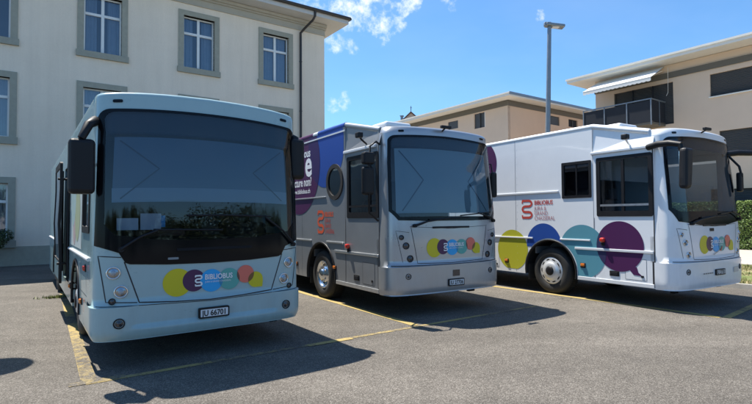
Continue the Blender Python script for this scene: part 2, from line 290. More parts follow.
# ================================================================== mesh helpers
class MB:
    def __init__(s): s.v = []; s.f = []; s.m = []; s.sm = []; s.mats = []
    def mi(s, m):
        if m not in s.mats: s.mats.append(m)
        return s.mats.index(m)
    def add(s, vs_, fs, m, smooth=False):
        o = len(s.v); s.v += [tuple(v) for v in vs_]; k = s.mi(m)
        for f in fs: s.f.append(tuple(i+o for i in f)); s.m.append(k); s.sm.append(smooth)
    def box(s, x0, x1, y0, y1, z0, z1, m):
        v = [(x, y, z) for z in (z0, z1) for y in (y0, y1) for x in (x0, x1)]
        s.add(v, [(0, 2, 3, 1), (4, 5, 7, 6), (0, 1, 5, 4), (2, 6, 7, 3), (0, 4, 6, 2), (1, 3, 7, 5)], m)
    def rbox(s, x0, x1, y0, y1, z0, z1, m, r=.02, seg=2, xf=None):
        bm = bmesh.new(); bmesh.ops.create_cube(bm, size=1)
        for v in bm.verts: v.co = Vector(((x0+x1)/2+v.co.x*(x1-x0), (y0+y1)/2+v.co.y*(y1-y0), (z0+z1)/2+v.co.z*(z1-z0)))
        bmesh.ops.bevel(bm, geom=bm.edges[:], offset=r, segments=seg, affect='EDGES', profile=.5)
        bm.verts.index_update()
        vv = [v.co.copy() for v in bm.verts]
        if xf: vv = [xf(v) for v in vv]
        s.add(vv, [[v.index for v in f.verts] for f in bm.faces], m, False); bm.free()
    def tube(s, pts, r, m, n=8, closed=False, smooth=True, caps=True):
        pts = [Vector(p) for p in pts]; rs = r if isinstance(r, (list, tuple)) else [r]*len(pts)
        rings = []; prev = None
        for i, p in enumerate(pts):
            if closed: d = pts[(i+1) % len(pts)]-pts[i-1]
            else: d = pts[min(i+1, len(pts)-1)]-pts[max(i-1, 0)]
            d.normalize()
            ref = prev if prev is not None else (Vector((0, 0, 1)) if abs(d.z) < .9 else Vector((1, 0, 0)))
            a = (ref - d*ref.dot(d)).normalized(); b = d.cross(a); prev = a
            rings.append([p+(a*math.cos(t)+b*math.sin(t))*rs[i] for t in [2*math.pi*k/n for k in range(n)]])
        vv = [q for ring in rings for q in ring]; ff = []
        L = len(pts)
        for i in range(L if closed else L-1):
            j = (i+1) % L
            for k in range(n): ff.append((i*n+k, i*n+(k+1) % n, j*n+(k+1) % n, j*n+k))
        s.add(vv, ff, m, smooth)
        if caps and not closed:
            s.add(rings[0], [tuple(reversed(range(n)))], m); s.add(rings[-1], [tuple(range(n))], m)
    def lathe(s, prof, m, c=(0, 0, 0), axis='x', n=40, smooth=True, flip=False):
        # prof: list of (r, h); h along axis
        vv = []
        for r, h in prof:
            for k in range(n):
                t = 2*math.pi*k/n; a, b = r*math.cos(t), r*math.sin(t)
                p = {'x': (h, a, b), 'y': (a, h, b), 'z': (a, b, h)}[axis]
                vv.append((p[0]+c[0], p[1]+c[1], p[2]+c[2]))
        ff = []
        for i in range(len(prof)-1):
            for k in range(n):
                q = (i*n+k, i*n+(k+1) % n, (i+1)*n+(k+1) % n, (i+1)*n+k); ff.append(q[::-1] if flip else q)
        s.add(vv, ff, m, smooth)
    def poly(s, pts, m): s.add(pts, [tuple(range(len(pts)))], m)
    def prism(s, pts, vec, m):
        n = len(pts); a = [Vector(p) for p in pts]; b = [p+Vector(vec) for p in a]
        s.add(a+b, [tuple(range(n))[::-1], tuple(range(n, 2*n))]+[(i, (i+1) % n, n+(i+1) % n, n+i) for i in range(n)], m)
    def build(s, name, parent=None, off=(0, 0, 0), label=None, fixn=False):
        me = bpy.data.meshes.new(name)
        me.from_pydata([(v[0]-off[0], v[1]-off[1], v[2]-off[2]) for v in s.v], [], s.f)
        for m in s.mats: me.materials.append(m)
        me.polygons.foreach_set('material_index', s.m); me.polygons.foreach_set('use_smooth', s.sm)
        if fixn:
            bm = bmesh.new(); bm.from_mesh(me); bmesh.ops.recalc_face_normals(bm, faces=bm.faces[:]); bm.to_mesh(me); bm.free()
        me.update()
        o = bpy.data.objects.new(name, me); COL.objects.link(o)
        if parent: o.parent = parent
        if label: o['label'] = label
        return o
def tag(o, label=None, cat=None, group=None, kind=None):
    if label: o['label'] = label
    if cat: o['category'] = cat
    if group: o['group'] = group
    if kind: o['kind'] = kind
    return o
def empty(name, loc, rz=0, **k):
    o = bpy.data.objects.new(name, None); COL.objects.link(o); o.location = loc; o.rotation_euler = (0, 0, rz); o.empty_display_size = .3
    return tag(o, **k)

def circ(cx, cy, r, n=48, ry=None): return [(cx+r*math.cos(2*math.pi*k/n), cy+(ry or r)*math.sin(2*math.pi*k/n)) for k in range(n)]
def rrect(x0, x1, y0, y1, r, n=5):
    p = []
    for cx, cy, a0 in ((x1-r, y1-r, 0), (x0+r, y1-r, 90), (x0+r, y0+r, 180), (x1-r, y0+r, 270)):
        for k in range(n+1): t = R(a0+90*k/n); p.append((cx+r*math.cos(t), cy+r*math.sin(t)))
    return p
def dens(pts, step=.08, closed=True):
    o = []; n = len(pts)
    for i in range(n if closed else n-1):
        a = pts[i]; b = pts[(i+1) % n]; L = math.hypot(b[0]-a[0], b[1]-a[1]); k = max(1, int(math.ceil(L/step)))
        for j in range(k): o.append((a[0]+(b[0]-a[0])*j/k, a[1]+(b[1]-a[1])*j/k))
    if not closed: o.append(pts[-1])
    return o
def clip(poly, f):
    """clip a polygon to f(p)>=0 (half plane)"""
    o = []
    for i in range(len(poly)):
        a = poly[i-1]; b = poly[i]; fa, fb = f(a), f(b)
        if (fa >= 0) != (fb >= 0):
            t = fa/(fa-fb); o.append((a[0]+(b[0]-a[0])*t, a[1]+(b[1]-a[1])*t))
        if fb >= 0: o.append(b)
    return o
def cutouter(poly, c, r, n=40):
    """polygon minus a circle, by pushing the points inside the circle to its rim (poly must be dense)"""
    o = []
    for p in poly:
        d = math.hypot(p[0]-c[0], p[1]-c[1])
        if d < r:
            d = d or 1e-6; p = (c[0]+(p[0]-c[0])*r/d, c[1]+(p[1]-c[1])*r/d)
        o.append(p)
    return o
def interclip(a, b):
    """intersection of polygon a with convex ccw polygon b"""
    o = a
    for i in range(len(b)):
        p, q = b[i], b[(i+1) % len(b)]
        o = clip(o, lambda v: (q[0]-p[0])*(v[1]-p[1])-(q[1]-p[1])*(v[0]-p[0]))
        if not o: return []
    return o
def patch(mb, m, outer, mapf, holes=(), off=0.0, thick=0.0, du=None, dv=None, smooth=True, flip=False):
    loops = [list(outer)]+[list(h) for h in holes]
    flat = [p for l in loops for p in l]
    tris = tessellate_polygon([[Vector((p[0], p[1], 0)) for p in l] for l in loops])
    bm = bmesh.new(); vs_ = [bm.verts.new((p[0], p[1], 0)) for p in flat]
    for t in tris:
        try: f = bm.faces.new([vs_[i] for i in t])
        except ValueError: pass
    bm.normal_update()
    for f in bm.faces:
        if f.normal.z < 0: f.normal_flip()
    for step, ax in ((du, 0), (dv, 1)):
        if not step: continue
        lo = min(p[ax] for p in flat); hi = max(p[ax] for p in flat)
        k = math.floor(lo/step)+1
        while k*step < hi-1e-6:
            no = (1, 0, 0) if ax == 0 else (0, 1, 0); co = (k*step, 0, 0) if ax == 0 else (0, k*step, 0)
            bmesh.ops.bisect_plane(bm, geom=bm.verts[:]+bm.edges[:]+bm.faces[:], dist=1e-6, plane_co=co, plane_no=no); k += 1
    bm.verts.index_update()
    uv = [(v.co.x, v.co.y) for v in bm.verts]
    fs = [[v.index for v in f.verts] for f in bm.faces]
    be = []
    if thick:
        for f in bm.faces:
            vl = [v.index for v in f.verts]
            for i in range(len(vl)):
                e = bm.edges.get((f.verts[i], f.verts[(i+1) % len(vl)]))
                if e and len(e.link_faces) == 1: be.append((vl[i], vl[(i+1) % len(vl)]))
    bm.free()
    if flip: fs = [f[::-1] for f in fs]; be = [(b, a) for a, b in be]
    A = [mapf(u, v, off) for u, v in uv]
    mb.add(A, fs, m, smooth)
    if thick:
        B = [mapf(u, v, off-thick) for u, v in uv]
        mb.add(B, [f[::-1] for f in fs], m, smooth)
        vv = []; ff = []
        for a, b in be: k = len(vv); vv += [A[a], B[a], B[b], A[b]]; ff.append((k, k+1, k+2, k+3))
        mb.add(vv, ff, m)
def stroke(pts, w, closed=False):
    """quads (2D) along a polyline"""
    q = []; n = len(pts); L = []
    for i in range(n):
        a = pts[i-1] if (closed or i) else pts[i]; b = pts[(i+1) % n] if (closed or i < n-1) else pts[i]
        dx, dy = b[0]-a[0], b[1]-a[1]; l = math.hypot(dx, dy) or 1
        L.append(((pts[i][0]-dy/l*w/2, pts[i][1]+dx/l*w/2), (pts[i][0]+dy/l*w/2, pts[i][1]-dx/l*w/2)))
    for i in range(n if closed else n-1):
        j = (i+1) % n; q.append((L[i][0], L[i][1], L[j][1], L[j][0]))
    return q
def addstroke(mb, m, pts, w, mapf, off, closed=False, flip=False, conv=None):
    for q in stroke(pts, w, closed):
        if conv: q = [conv(*p) for p in q]
        vv = [mapf(u, v, off) for u, v in q]; mb.add(vv, [(3, 2, 1, 0) if flip else (0, 1, 2, 3)], m)
_tc = {}
def text2d(s, size, font_bold=0.0, align='LEFT'):
    k = (s, size, font_bold, align)
    if k not in _tc:
        c = bpy.data.curves.new('t', 'FONT'); c.body = s; c.size = size; c.offset = font_bold; c.align_x = align; c.resolution_u = 3
        o = bpy.data.objects.new('t', c); COL.objects.link(o); dg = bpy.context.evaluated_depsgraph_get(); dg.update()
        me = bpy.data.meshes.new_from_object(o.evaluated_get(dg))
        _tc[k] = ([(v.co.x, v.co.y) for v in me.vertices], [tuple(p.vertices) for p in me.polygons])
        bpy.data.objects.remove(o); bpy.data.meshes.remove(me); bpy.data.curves.remove(c)
    return _tc[k]
def addtext(mb, m, s, size, x, y, mapf, off, bold=0, flip=False, sx=1.0, conv=None, align='LEFT'):
    v, f = text2d(s, size, bold, align)
    pts = [(x+a*sx, y+b) for a, b in v]
    if conv: pts = [conv(*p) for p in pts]
    fl = (sx < 0) != flip
    mb.add([mapf(u, w, off) for u, w in pts], [q[::-1] if fl else q for q in f], m)

SQ = []
def _arc(cx, cy, r, a0, a1, n=6): return [(cx+r*math.cos(R(a0+(a1-a0)*k/n)), cy+r*math.sin(R(a0+(a1-a0)*k/n))) for k in range(n+1)]
SQ = [(0, 1.72), (0, 2.0)] + _arc(.68, 1.68, .32, 90, -90) + _arc(.32, 1.04, .32, 90, 270) + _arc(.68, .40, .32, 90, -90) + [(0, .08), (0, .36)]

# ================================================================== the buses
class Front:
    def __init__(s, n=3.0, d=.35, yc=.15, lean=.17, crown=.06, ztop=3.2, r=.10, taper=.07, zb=1.3):
        s.n, s.d, s.yc, s.ln, s.cr, s.zt, s.r, s.tp, s.zb = n, d, yc, lean, crown, ztop, r, taper, zb
        s.vmax = ztop-r+r*math.pi/2
    def hw(s, z): return 1.25-s.tp*max(0, z-s.zb)/(s.zt-s.zb)
    def prof(s, v):
        zr = s.zt-s.r
        if v <= zr: return v, 0.0, 0.0
        f = min((v-zr)/s.r, math.pi/2); return zr+s.r*math.sin(f), s.r*(1-math.cos(f)), f
    def lean(s, z): return s.ln*(max(0, z-s.zb)/(s.zt-s.zb))**1.4
    def crownz(s, x, z): return s.cr*(1-(x/1.25)**2)*max(0, (z-s.zb)/(s.zt-s.zb))
    def P(s, u, v, off=0):
        z, ins, f = s.prof(v)
        t = u*math.pi/2; sg = -1 if t < 0 else 1; a = abs(math.sin(t))**(2/s.n); b = abs(math.cos(t))**(2/s.n)
        if abs(u) >= 1: a, b = 1, 0
        h = s.hw(z)-ins; d = s.d-ins
        x = sg*a*h; y = s.yc+s.lean(z)-d*b
        nx, ny = sg*a**(s.n-1)/h, -(b**(s.n-1))/d; l = math.hypot(nx, ny) or 1; nx, ny = nx/l*math.cos(f), ny/l*math.cos(f); nz = math.sin(f)
        return (x+nx*off, y+ny*off, z+s.crownz(x, z)+nz*off)
    def u(s, x, z):
        zz, ins, f = s.prof(z); r = min(1, abs(x)/(s.hw(zz)-ins)); return math.copysign(math.asin(r**(s.n/2))*2/math.pi, x), z
    def Q(s, x, z, off=0): return s.P(*s.u(x, z), off)
    def poly(s, pts, step=.06): return [s.u(*p) for p in dens(pts, step)]

def wheel(root, x, y, side, cover, off, rtyre=.5):
    """side -1: outer face looks to -x"""
    s = side; mb = MB(); c = (x, y, rtyre)
    if cover:
        mb.lathe([(.285, s*.0), (.292, s*.02), (.27, s*.028), (.235, s*.03), (.175, s*.055), (.16, s*.07), (.10, s*.072), (.0, s*.072)], COVER, c, flip=s > 0)
        mb.lathe([(.10, s*.073), (.095, s*.09), (.04, s*.092), (0, s*.092)], BLACK, c, flip=s > 0, n=24)
        for k in range(10):
            t = 2*math.pi*k/10; a0, a1 = t-.17, t+.17
            mb.add([(x+s*.0345, y+math.cos(q)*rr, rtyre+math.sin(q)*rr) for q, rr in ((a0, .252), (t, .256), (a1, .252), (a1, .232), (t, .229), (a0, .232))], [tuple(range(6))], BLACK)
    else:
        mb.lathe([(.292, 0), (.285, s*.02), (.262, s*.012), (.255, -s*.05), (.235, -s*.07), (.17, -s*.04), (.165, s*.0), (.11, s*.01), (.11, s*.06), (.06, s*.075), (0, s*.075)], CHROME, c, flip=s > 0)
        for k in range(10):
            t = 2*math.pi*k/10; mb.tube([(x-s*.02, y+math.cos(t)*.14, rtyre+math.sin(t)*.14), (x+s*.035, y+math.cos(t)*.14, rtyre+math.sin(t)*.14)], .016, CHROME, 6)
        for k in range(8):
            t = 2*math.pi*(k+.5)/8
            mb.add([(x-s*.048, y+math.cos(q)*rr, rtyre+math.sin(q)*rr) for q, rr in ((t-.14, .222), (t+.14, .222), (t+.14, .185), (t-.14, .185))], [(0, 1, 2, 3)], BLACK)
    w = mb.build('wheel', root, off)
    tb = MB()
    tb.lathe([(.28, 0), (.30, s*.025), (.36, s*.04), (.43, s*.035), (.475, s*.01), (.495, -s*.03), (.5, -s*.10), (.5, -s*.2), (.475, -s*.27), (.40, -s*.29), (.28, -s*.25)], RUBBER, c, flip=s > 0, n=56)
    for k in range(60):   # tread blocks
        t = 2*math.pi*k/60; q = t+.06
        tb.add([(x-s*h, y+math.cos(tt)*rr, rtyre+math.sin(tt)*rr) for h in (.05, .25) for tt, rr in ((t, .499), (t, .507), (q, .507), (q, .499))],
               [(0, 1, 5, 4), (1, 2, 6, 5), (2, 3, 7, 6), (0, 3, 2, 1), (4, 5, 6, 7)], RUBBER)
    t = tb.build('tyre', w); t.data.transform(Matrix.Translation((-off[0], -off[1], -off[2])))
    return w

def logo(mb, fr, cz, off=.004):
    C = [(-.39, 0, .165, YEL), (-.20, .01, .132, PUR), (.01, -.005, .138, BLU), (.23, 0, .132, TEAL)]
    k = 0
    def put(poly, m, o): patch(mb, m, [fr.u(*p) for p in poly], fr.P, off=o, du=.02)
    cs = [circ(x, cz+z, r) for x, z, r, _ in C]
    cr = circ(.44, cz+.045, .112); x6, z6, r6 = .575, cz-.035, .10
    cy = [p for p in circ(x6, z6, r6) if not (p[0] > x6 and p[1] < z6)]
    cy = [(x6+r6*math.cos(R(a)), z6+r6*math.sin(R(a))) for a in range(0, 271, 8)]+[(x6+r6*.2, z6-r6), (x6+r6*.93, z6-r6*.97), (x6+r6, z6-r6*.3)]
    for i, (p, c) in enumerate(zip(cs, C)): put(p, c[3], off+.0012*i)
    put(interclip(cs[3], cs[2]), MIXT, off+.006)
    put(cy, YEL, off+.005); put(cr, REDV, off+.006)
    put(interclip(cr, cs[3]), MIXD, off+.0075)
    put(interclip(cy, cr), MIXV, off+.0075)
    o = off+.010
    addstroke(mb, WHT, [(-.185+p[0]*.075, cz-.06+p[1]*.062) for p in SQ], .019, fr.Q, o)
    addtext(mb, WHT, 'BIBLIOBUS', .088, -.075, cz+.012, fr.Q, o, bold=.0022, sx=.84)
    addtext(mb, WHT, 'JURA & GRAND CHASSERAL', .030, -.07, cz-.028, fr.Q, o, sx=.86)

def plate(root, fr, cx, z, txt, off, w=.36, h=.125):
    mb = MB()
    patch(mb, BLACK, fr.poly(rrect(cx-w/2, cx+w/2, z-h/2, z+h/2, .015)), fr.P, off=.045, thick=.045, du=.05)
    b = mb.build('licence_plate', root, off)
    mb = MB(); patch(mb, PLATE, fr.poly(rrect(cx-w/2+.018, cx+w/2-.018, z-h/2+.018, z+h/2-.018, .008)), fr.P, off=.047, du=.05)
    addtext(mb, INK, txt, .092, cx, z-.033, fr.Q, .0485, bold=.0028, sx=.86, align='CENTER')
    p = mb.build('number_panel', b); p.data.transform(Matrix.Translation((-off[0], -off[1], -off[2])))

def lamp(root, fr, x, z, r, off, name='headlight', dark=False, o0=0.0):
    mb = MB(); N_ = 28
    def ring(rr, o): return [fr.Q(x+rr*math.cos(2*math.pi*k/N_), z+rr*math.sin(2*math.pi*k/N_), o+o0) for k in range(N_)]
    prof = [(r, .001), (r, .012), (r*.86, .014), (r*.80, .002)]
    vv = [p for a, o in prof for p in ring(a, o)]
    mb.add(vv, [(i*N_+k, i*N_+(k+1) % N_, (i+1)*N_+(k+1) % N_, (i+1)*N_+k) for i in range(3) for k in range(N_)], BLACK if dark else CHROME, True)
    prof = [(r*.80, .003), (r*.70, .001), (r*.66, .006), (r*.50, .002), (r*.36, .012), (.0001, .013)]
    vv = [p for a, o in prof for p in ring(a, o)]
    mb.add(vv, [(i*N_+k, i*N_+(k+1) % N_, (i+1)*N_+(k+1) % N_, (i+1)*N_+k) for i in range(5) for k in range(N_)], LAMP_D if dark else LAMP_R, True)
    if not dark:
        vv = ring(r*.38, .021)+ring(r*.30, .026); mb.add(vv+[fr.Q(x, z, .028+o0)], [(k, (k+1) % N_, N_+(k+1) % N_, N_+k) for k in range(N_)]+[(N_+k, N_+(k+1) % N_, 2*N_) for k in range(N_)], LAMP_G, True)
    return mb.build(name, root, off, fixn=False)

def wiper(root, fr, pts, off, blade=None):
    mb = MB()
    P = [Vector(fr.Q(x, z, o)) for x, z, o in pts]; mb.tube(P, [.022]+[.014]*(len(P)-1), BLACK, 6)
    mb.tube([fr.Q(x, z, o) for x, z, o in blade], .011, BLACK, 6)
    c = Vector(fr.Q(pts[0][0], pts[0][1], .02)); mb.tube([c+Vector((0, .02, 0)), c-Vector((0, .04, 0))], .03, BLACK, 10)
    mb.build('wiper', root, off)

def seat(root, x, y, z, off):
    mb = MB()
    mb.rbox(x-.24, x+.24, y-.22, y+.26, z+.35, z+.5, GREYIN, .04)
    mb.rbox(x-.23, x+.23, y+.2, y+.34, z+.45, z+1.15, GREYIN, .05); mb.rbox(x-.13, x+.13, y+.22, y+.32, z+1.15, z+1.38, GREYIN, .04)
    mb.box(x-.15, x+.15, y-.15, y+.2, z, z+.36, DARK)
    mb.build('driver_seat', root, off)
def steering(root, x, y, z, off):
    mb = MB(); c = Vector((x, y, z)); ax = Vector((0, .55, .83)); a = Vector((1, 0, 0)); b = ax.cross(a)
    ring = [c+(a*math.cos(t)+b*math.sin(t))*.22 for t in [2*math.pi*k/28 for k in range(28)]]
    mb.tube(ring, .016, BLACK, 6, closed=True)
    for t in (0, 2.1, 4.2): mb.tube([c, c+(a*math.cos(t)+b*math.sin(t))*.22], .012, BLACK, 5)
    mb.tube([c, c-ax*.35], .03, BLACK, 8); mb.build('steering_wheel', root, off)

def box_bus(name, loc, yaw, label, paint, paintf, side_fn, v):
    """the two box-bodied buses. local: x 0..2.5 across (0 = side seen in the photo), y back, z up; built about x centre"""
    OFF = (0, 4.5, 0)
    a = yaw; ox = Vector((math.cos(a), math.sin(a), 0)); oy = Vector((-math.sin(a), math.cos(a), 0))
    root = empty(name, Vector(loc)+ox*1.25+oy*4.5, a, label=label, cat='bus')
    fr = Front(n=3.8, d=.33, yc=.145, crown=.05, ztop=3.22, r=.06, taper=.06); L = 9.4; YB = 1.42; ZR = 3.5
    zb_ = 1.605 if v == 2 else 1.50
    wsO = [(-1.205, 1.78), (-1.08, 1.625 if v == 2 else 1.57), (-.5, zb_), (.5, zb_), (1.08, 1.625 if v == 2 else 1.57), (1.205, 1.78), (1.18, 2.6)] + _arc(1.055, 2.955, .105, 15, 90, 4) + [(.0, 3.075)] + _arc(-1.055, 2.955, .105, 90, 165, 4) + [(-1.18, 2.6)]
    # front shell
    mb = MB()
    outer = [fr.u(x, z) for x, z in []]
    U = [-1+2*k/48 for k in range(49)]
    rect = [(u, .84) for u in U]+[(1, z) for z in (1.2, 1.6, 2, 2.4, 2.8, 3.1)]+[(u, fr.vmax) for u in U[::-1]]+[(-1, z) for z in (3.1, 2.8, 2.4, 2.0, 1.6, 1.2)]
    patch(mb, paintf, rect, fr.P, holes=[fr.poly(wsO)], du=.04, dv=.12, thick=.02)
    # short side returns of the cap, and its roof
    for sg in (-1, 1):
        zs = [.84, 1.3, 1.6, 1.9, 2.2, 2.5, 2.8, 3.0, 3.15]+[3.15+(fr.vmax-3.15)*k/5 for k in range(1, 6)]
        A = [fr.P(sg, z) for z in zs]; B = [(p[0], .30, p[2]) for p in A]
        B = [(p[0], max(.30, p[1]+.04), p[2]) for p in A]
        n = len(zs); mb.add(A+B, [(i, i+1, n+i+1, n+i) if sg > 0 else (i, n+i, n+i+1, i+1) for i in range(n-1)], paintf, True)
    T = [fr.P(u, fr.vmax) for u in U]; rows = [[(p[0], p[1]+(0.48-p[1])*k/3, p[2]) for p in T] for k in range(4)]
    mb.add([p for r_ in rows for p in r_], [(i*49+k, i*49+k+1, (i+1)*49+k+1, (i+1)*49+k) for i in range(3) for k in range(48)], paintf, True)
    # hood outline and lamp panels (seams)
    addstroke(mb, SEAM, dens([(-.86, 1.50), (-.74, .90), (.0, .875), (.74, .90), (.86, 1.50)], .05, False), .009, fr.Q, .0025)
    addstroke(mb, SEAM, dens([(-.88, 1.515), (0, 1.47), (.88, 1.515)], .05, False), .007, fr.Q, .0025)
    for sg in (-1, 1): addstroke(mb, SEAM, dens([(sg*.90, 1.42), (sg*1.13, 1.45), (sg*1.02, .93)], .05, False), .007, fr.Q, .0025)
    addstroke(mb, SEAM, dens([(-1.24, .872), (0, .85), (1.24, .872)], .05, False), .012, fr.Q, .004)
    mb.build('front_shell', root, (1.25*0, 0, 0)).data.transform(Matrix.Translation((0, -4.5, 0)))
    FO = (0, 4.5, 0)  # front parts are in x centred coordinates
    # bumper
    mb = MB(); bz = .37
    def BP(u, z, o): p = fr.P(u, z, o+.022-.03*max(0, (.5-z)/.13)**2*.8); return p
    patch(mb, paintf, [(u, bz) for u in U]+[(1, .6)]+[(u, .845) for u in U[::-1]]+[(-1, .6)], BP, du=.04, dv=.04, thick=.05)
    addstroke(mb, SEAM if False else paintf, dens([(-1.1, .80), (1.1, .80)], .05, False), .03, fr.Q, .028)
    for sg in (-1, 1):
        A = [BP(sg, z, 0) for z in (bz, .42, .5, .6, .845)]; B = [(p[0], .225, p[2]) for p in A]; n = 5
        mb.add(A+B, [(i, i+1, n+i+1, n+i) if sg > 0 else (i, n+i, n+i+1, i+1) for i in range(n-1)], paintf, True)
    bmp = mb.build('bumper', root, FO)
    if v == 2:
        mb = MB(); patch(mb, LAMP_D, fr.poly(rrect(.0, .16, .64, .75, .01)), fr.P, off=.026, du=.04); mb.build('tow_hatch', root, FO)
        plate(root, fr, .07, .535, 'JU 27706', FO)
    else:
        plate(root, fr, .08, .64, 'JU 27701', FO, .34, .11)
        mb = MB()
        for k in range(5): patch(mb, STEEL, fr.poly(rrect(-.50+.07*k, -.445+.07*k, .625, .645, .004)), fr.P, off=.027)
        mb.build('bumper_badge', root, FO)
        mb = MB(); patch(mb, mat('bumper_lens', (.45, .47, .50), .2), fr.poly(rrect(.62, .84, .60, .70, .02)), fr.P, off=.029); mb.build('bumper_reflector', root, FO)
        mb = MB(); patch(mb, BLACK, fr.poly(rrect(-.19, -.04, 1.385, 1.44, .01)), fr.P, off=.006); mb.build('hood_latch', root, FO)
        mb = MB()
        addstroke(mb, STEEL, dens([(-.1, .96), (.22, 1.06)], .05, False), .012, fr.Q, .014)
        addstroke(mb, REDL, dens([(.16, 1.02), (.22, 1.10)], .05, False), .03, fr.Q, .015); mb.build('pen_decal', root, FO)
    for sg in (-1, 1):
        ps = ((1.04, 1.34, .042), (.96, 1.20, .058), (.885, .985, .058))
        for i, (x, z, r) in enumerate(ps): lamp(root, fr, sg*x, z, r, FO, 'headlight' if i else 'indicator_lamp', dark=(v == 2))
        lamp(root, fr, sg*.93, .69, .05, FO, 'fog_light', dark=True, o0=.018)
        mb = MB(); patch(mb, BLACKG, fr.poly(rrect(sg*.93-.05, sg*.93+.05, 3.115, 3.15, .012)), fr.P, off=.008, thick=.008, du=.03); mb.build('clearance_lamp', root, FO)
    mb = MB(); patch(mb, BLACK, fr.poly(rrect(-.42, .42, 1.478, 1.51, .01)), fr.P, off=.012, thick=.012, du=.05)
    mb.build('vent_slot', root, FO)
    mb = MB(); logo(mb, fr, 1.15); mb.build('logo', root, FO)
    # windscreen
    wi = lambda k: [(x*(1-k*.05/1.2), 2.3+(z-2.3)*(1-k*.05/.75)) for x, z in wsO]
    mb = MB(); patch(mb, SCREEN_G if v == 2 else SCREEN_W, fr.poly(wsO), fr.P, off=.004, du=.04, dv=.15)
    mb.build('windscreen', root, FO)
    mb = MB(); patch(mb, BLACKG, fr.poly(wsO), fr.P, holes=[fr.poly([(x*(.965), max(2.33+(z-2.33)*.95, 1.68 if v == 2 else 1.74)) for x, z in wsO])], off=.007, thick=.012, du=.04, dv=.15)
    mb.build('windscreen_surround', root, FO)
    # blind behind the glass
    if v == 2:
     mb = MB(); bl = [(-1.10, 1.74), (1.10, 1.74), (1.06, 2.84), (-1.06, 2.84)]
     patch(mb, BLIND2, fr.poly(bl), fr.P, off=-.06, du=.04, dv=.2)
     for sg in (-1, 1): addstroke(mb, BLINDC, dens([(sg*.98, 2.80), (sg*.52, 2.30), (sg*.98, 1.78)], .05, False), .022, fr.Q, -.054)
     mb.build('sun_blind', root, FO)
    mb = MB(); patch(mb, VISOR, fr.poly([(-1.1, 2.85), (1.1, 2.85), (1.08, 3.08), (-1.08, 3.08)]), fr.P, off=-.05, du=.05); mb.build('header_blind', root, FO)
    wiper(root, fr, [(-.80, 1.53, .05), (-.55, 1.60, .06), (-.05, 1.65, .05)], FO, [(-.50, 1.63, .03), (.42, 1.66, .03)])
    wiper(root, fr, [(1.06, 1.60, .05), (.95, 1.66, .06), (.62, 1.74, .05)], FO, [(.2, 1.69, .03), (.98, 1.76, .03)])
    # front camera on the header
    mb = MB(); p = Vector(fr.Q(-.05, 3.17, 0)); q = p+Vector((0, -.10, .05))
    mb.tube([p, q], .016, BLACK, 8); mb.rbox(q.x-.11, q.x+.11, q.y-.03, q.y+.03, q.z-.02, q.z+.03, BLACK, .01); mb.build('front_camera', root, FO)
    # ---- body
    BO = (1.25, 4.5, 0)
    SL = lambda y, z, o=0: (-o, y, z)
    SRt = lambda y, z, o=0: (2.5+o, y, z)
    wy = 2.5; AR = .68; ZS = .38
    arch = [(wy-AR, ZS)]+[(wy+AR*math.cos(R(t)), .5+AR*math.sin(R(t))) for t in range(170, 9, -8)]+[(wy+AR, ZS)]
    arch2 = [(y+4.9, z) for y, z in arch]
    outl = [(.22, ZS)]+arch+arch2+[(L, ZS), (L, ZR-.05), (YB, ZR-.05), (YB, 2.93), (.22, 2.93)]
    cabw = rrect(.25, 1.33, 1.68, 2.80, .03)
    if v == 2: holes = [cabw, circ(1.85, 2.385, .34, 40)]
    else: holes = [cabw, rrect(1.47, 2.14, 2.06, 2.78, .02)]
    mb = MB(); patch(mb, paint, outl, SL, holes=holes, thick=.04, flip=True, smooth=False)
    for q in ((YB, .40, YB, 3.44), (3.45, .40, 3.45, 3.44), (5.6, .4, 5.6, 3.44)): addstroke(mb, SEAM, [(q[0], q[1]), (q[2], q[3])], .006, SL, .002, flip=True)
    for y in (3.45, 5.6):
        k = .5
        while k < 3.3: mb.rbox(-.004, 0, y-.045, y-.033, k, k+.012, paint, .003, 1); k += .16
    addstroke(mb, SEAM, [(1.405, .42), (1.405, 1.64)], .007, SL, .0024, flip=True)
    addstroke(mb, SEAM, [(.225, .4), (.225, 2.93)], .02, SL, .002, flip=True)
    addstroke(mb, SEAM, [(.245, .40), (.245, .86)], .05, SL, .003, flip=True)
    mb.build('side_panel', root, BO)
    mb = MB(); patch(mb, paint, [(.22, ZS)]+arch+arch2+[(L, ZS), (L, ZR-.05), (YB, ZR-.05), (YB, 2.93), (.22, 2.93)], SRt, holes=[cabw], thick=.04, smooth=False)
    mb.build('side_panel', root, BO)
    # roof, fairing over the cab
    mb = MB()
    mb.box(.06, 2.44, YB, L, ZR-.06, ZR, paint); mb.box(.002, 2.498, L, L+.04, ZS, ZR-.002, paint)
    zc = 3.21; t0 = [(.09, .30, zc), (2.41, .30, zc), (2.45, YB, ZR), (.05, YB, ZR)]
    mb.poly(t0, paint)
    for sx in (1, -1):
        X = lambda x: x if sx > 0 else 2.5-x
        f = [(X(.0), YB, 2.93), (X(.0), .30, 2.93), (X(.085), .30, zc), (X(.03), YB, ZR-.02)]
        mb.poly(f if sx > 0 else f[::-1], paint)
        f = [(X(.002), .22, 2.93), (X(.075), .22, 3.15), (X(.085), .31, zc), (X(.002), .31, 2.93)]; mb.poly(f, paint)
    mb.box(.02, 2.48, YB+.0, YB+.03, 2.4, 3.44, paint)
    mb.build('roof', root, BO)
    # moulding along the roof edge, white ledge over the cab window
    mcol = RAILW
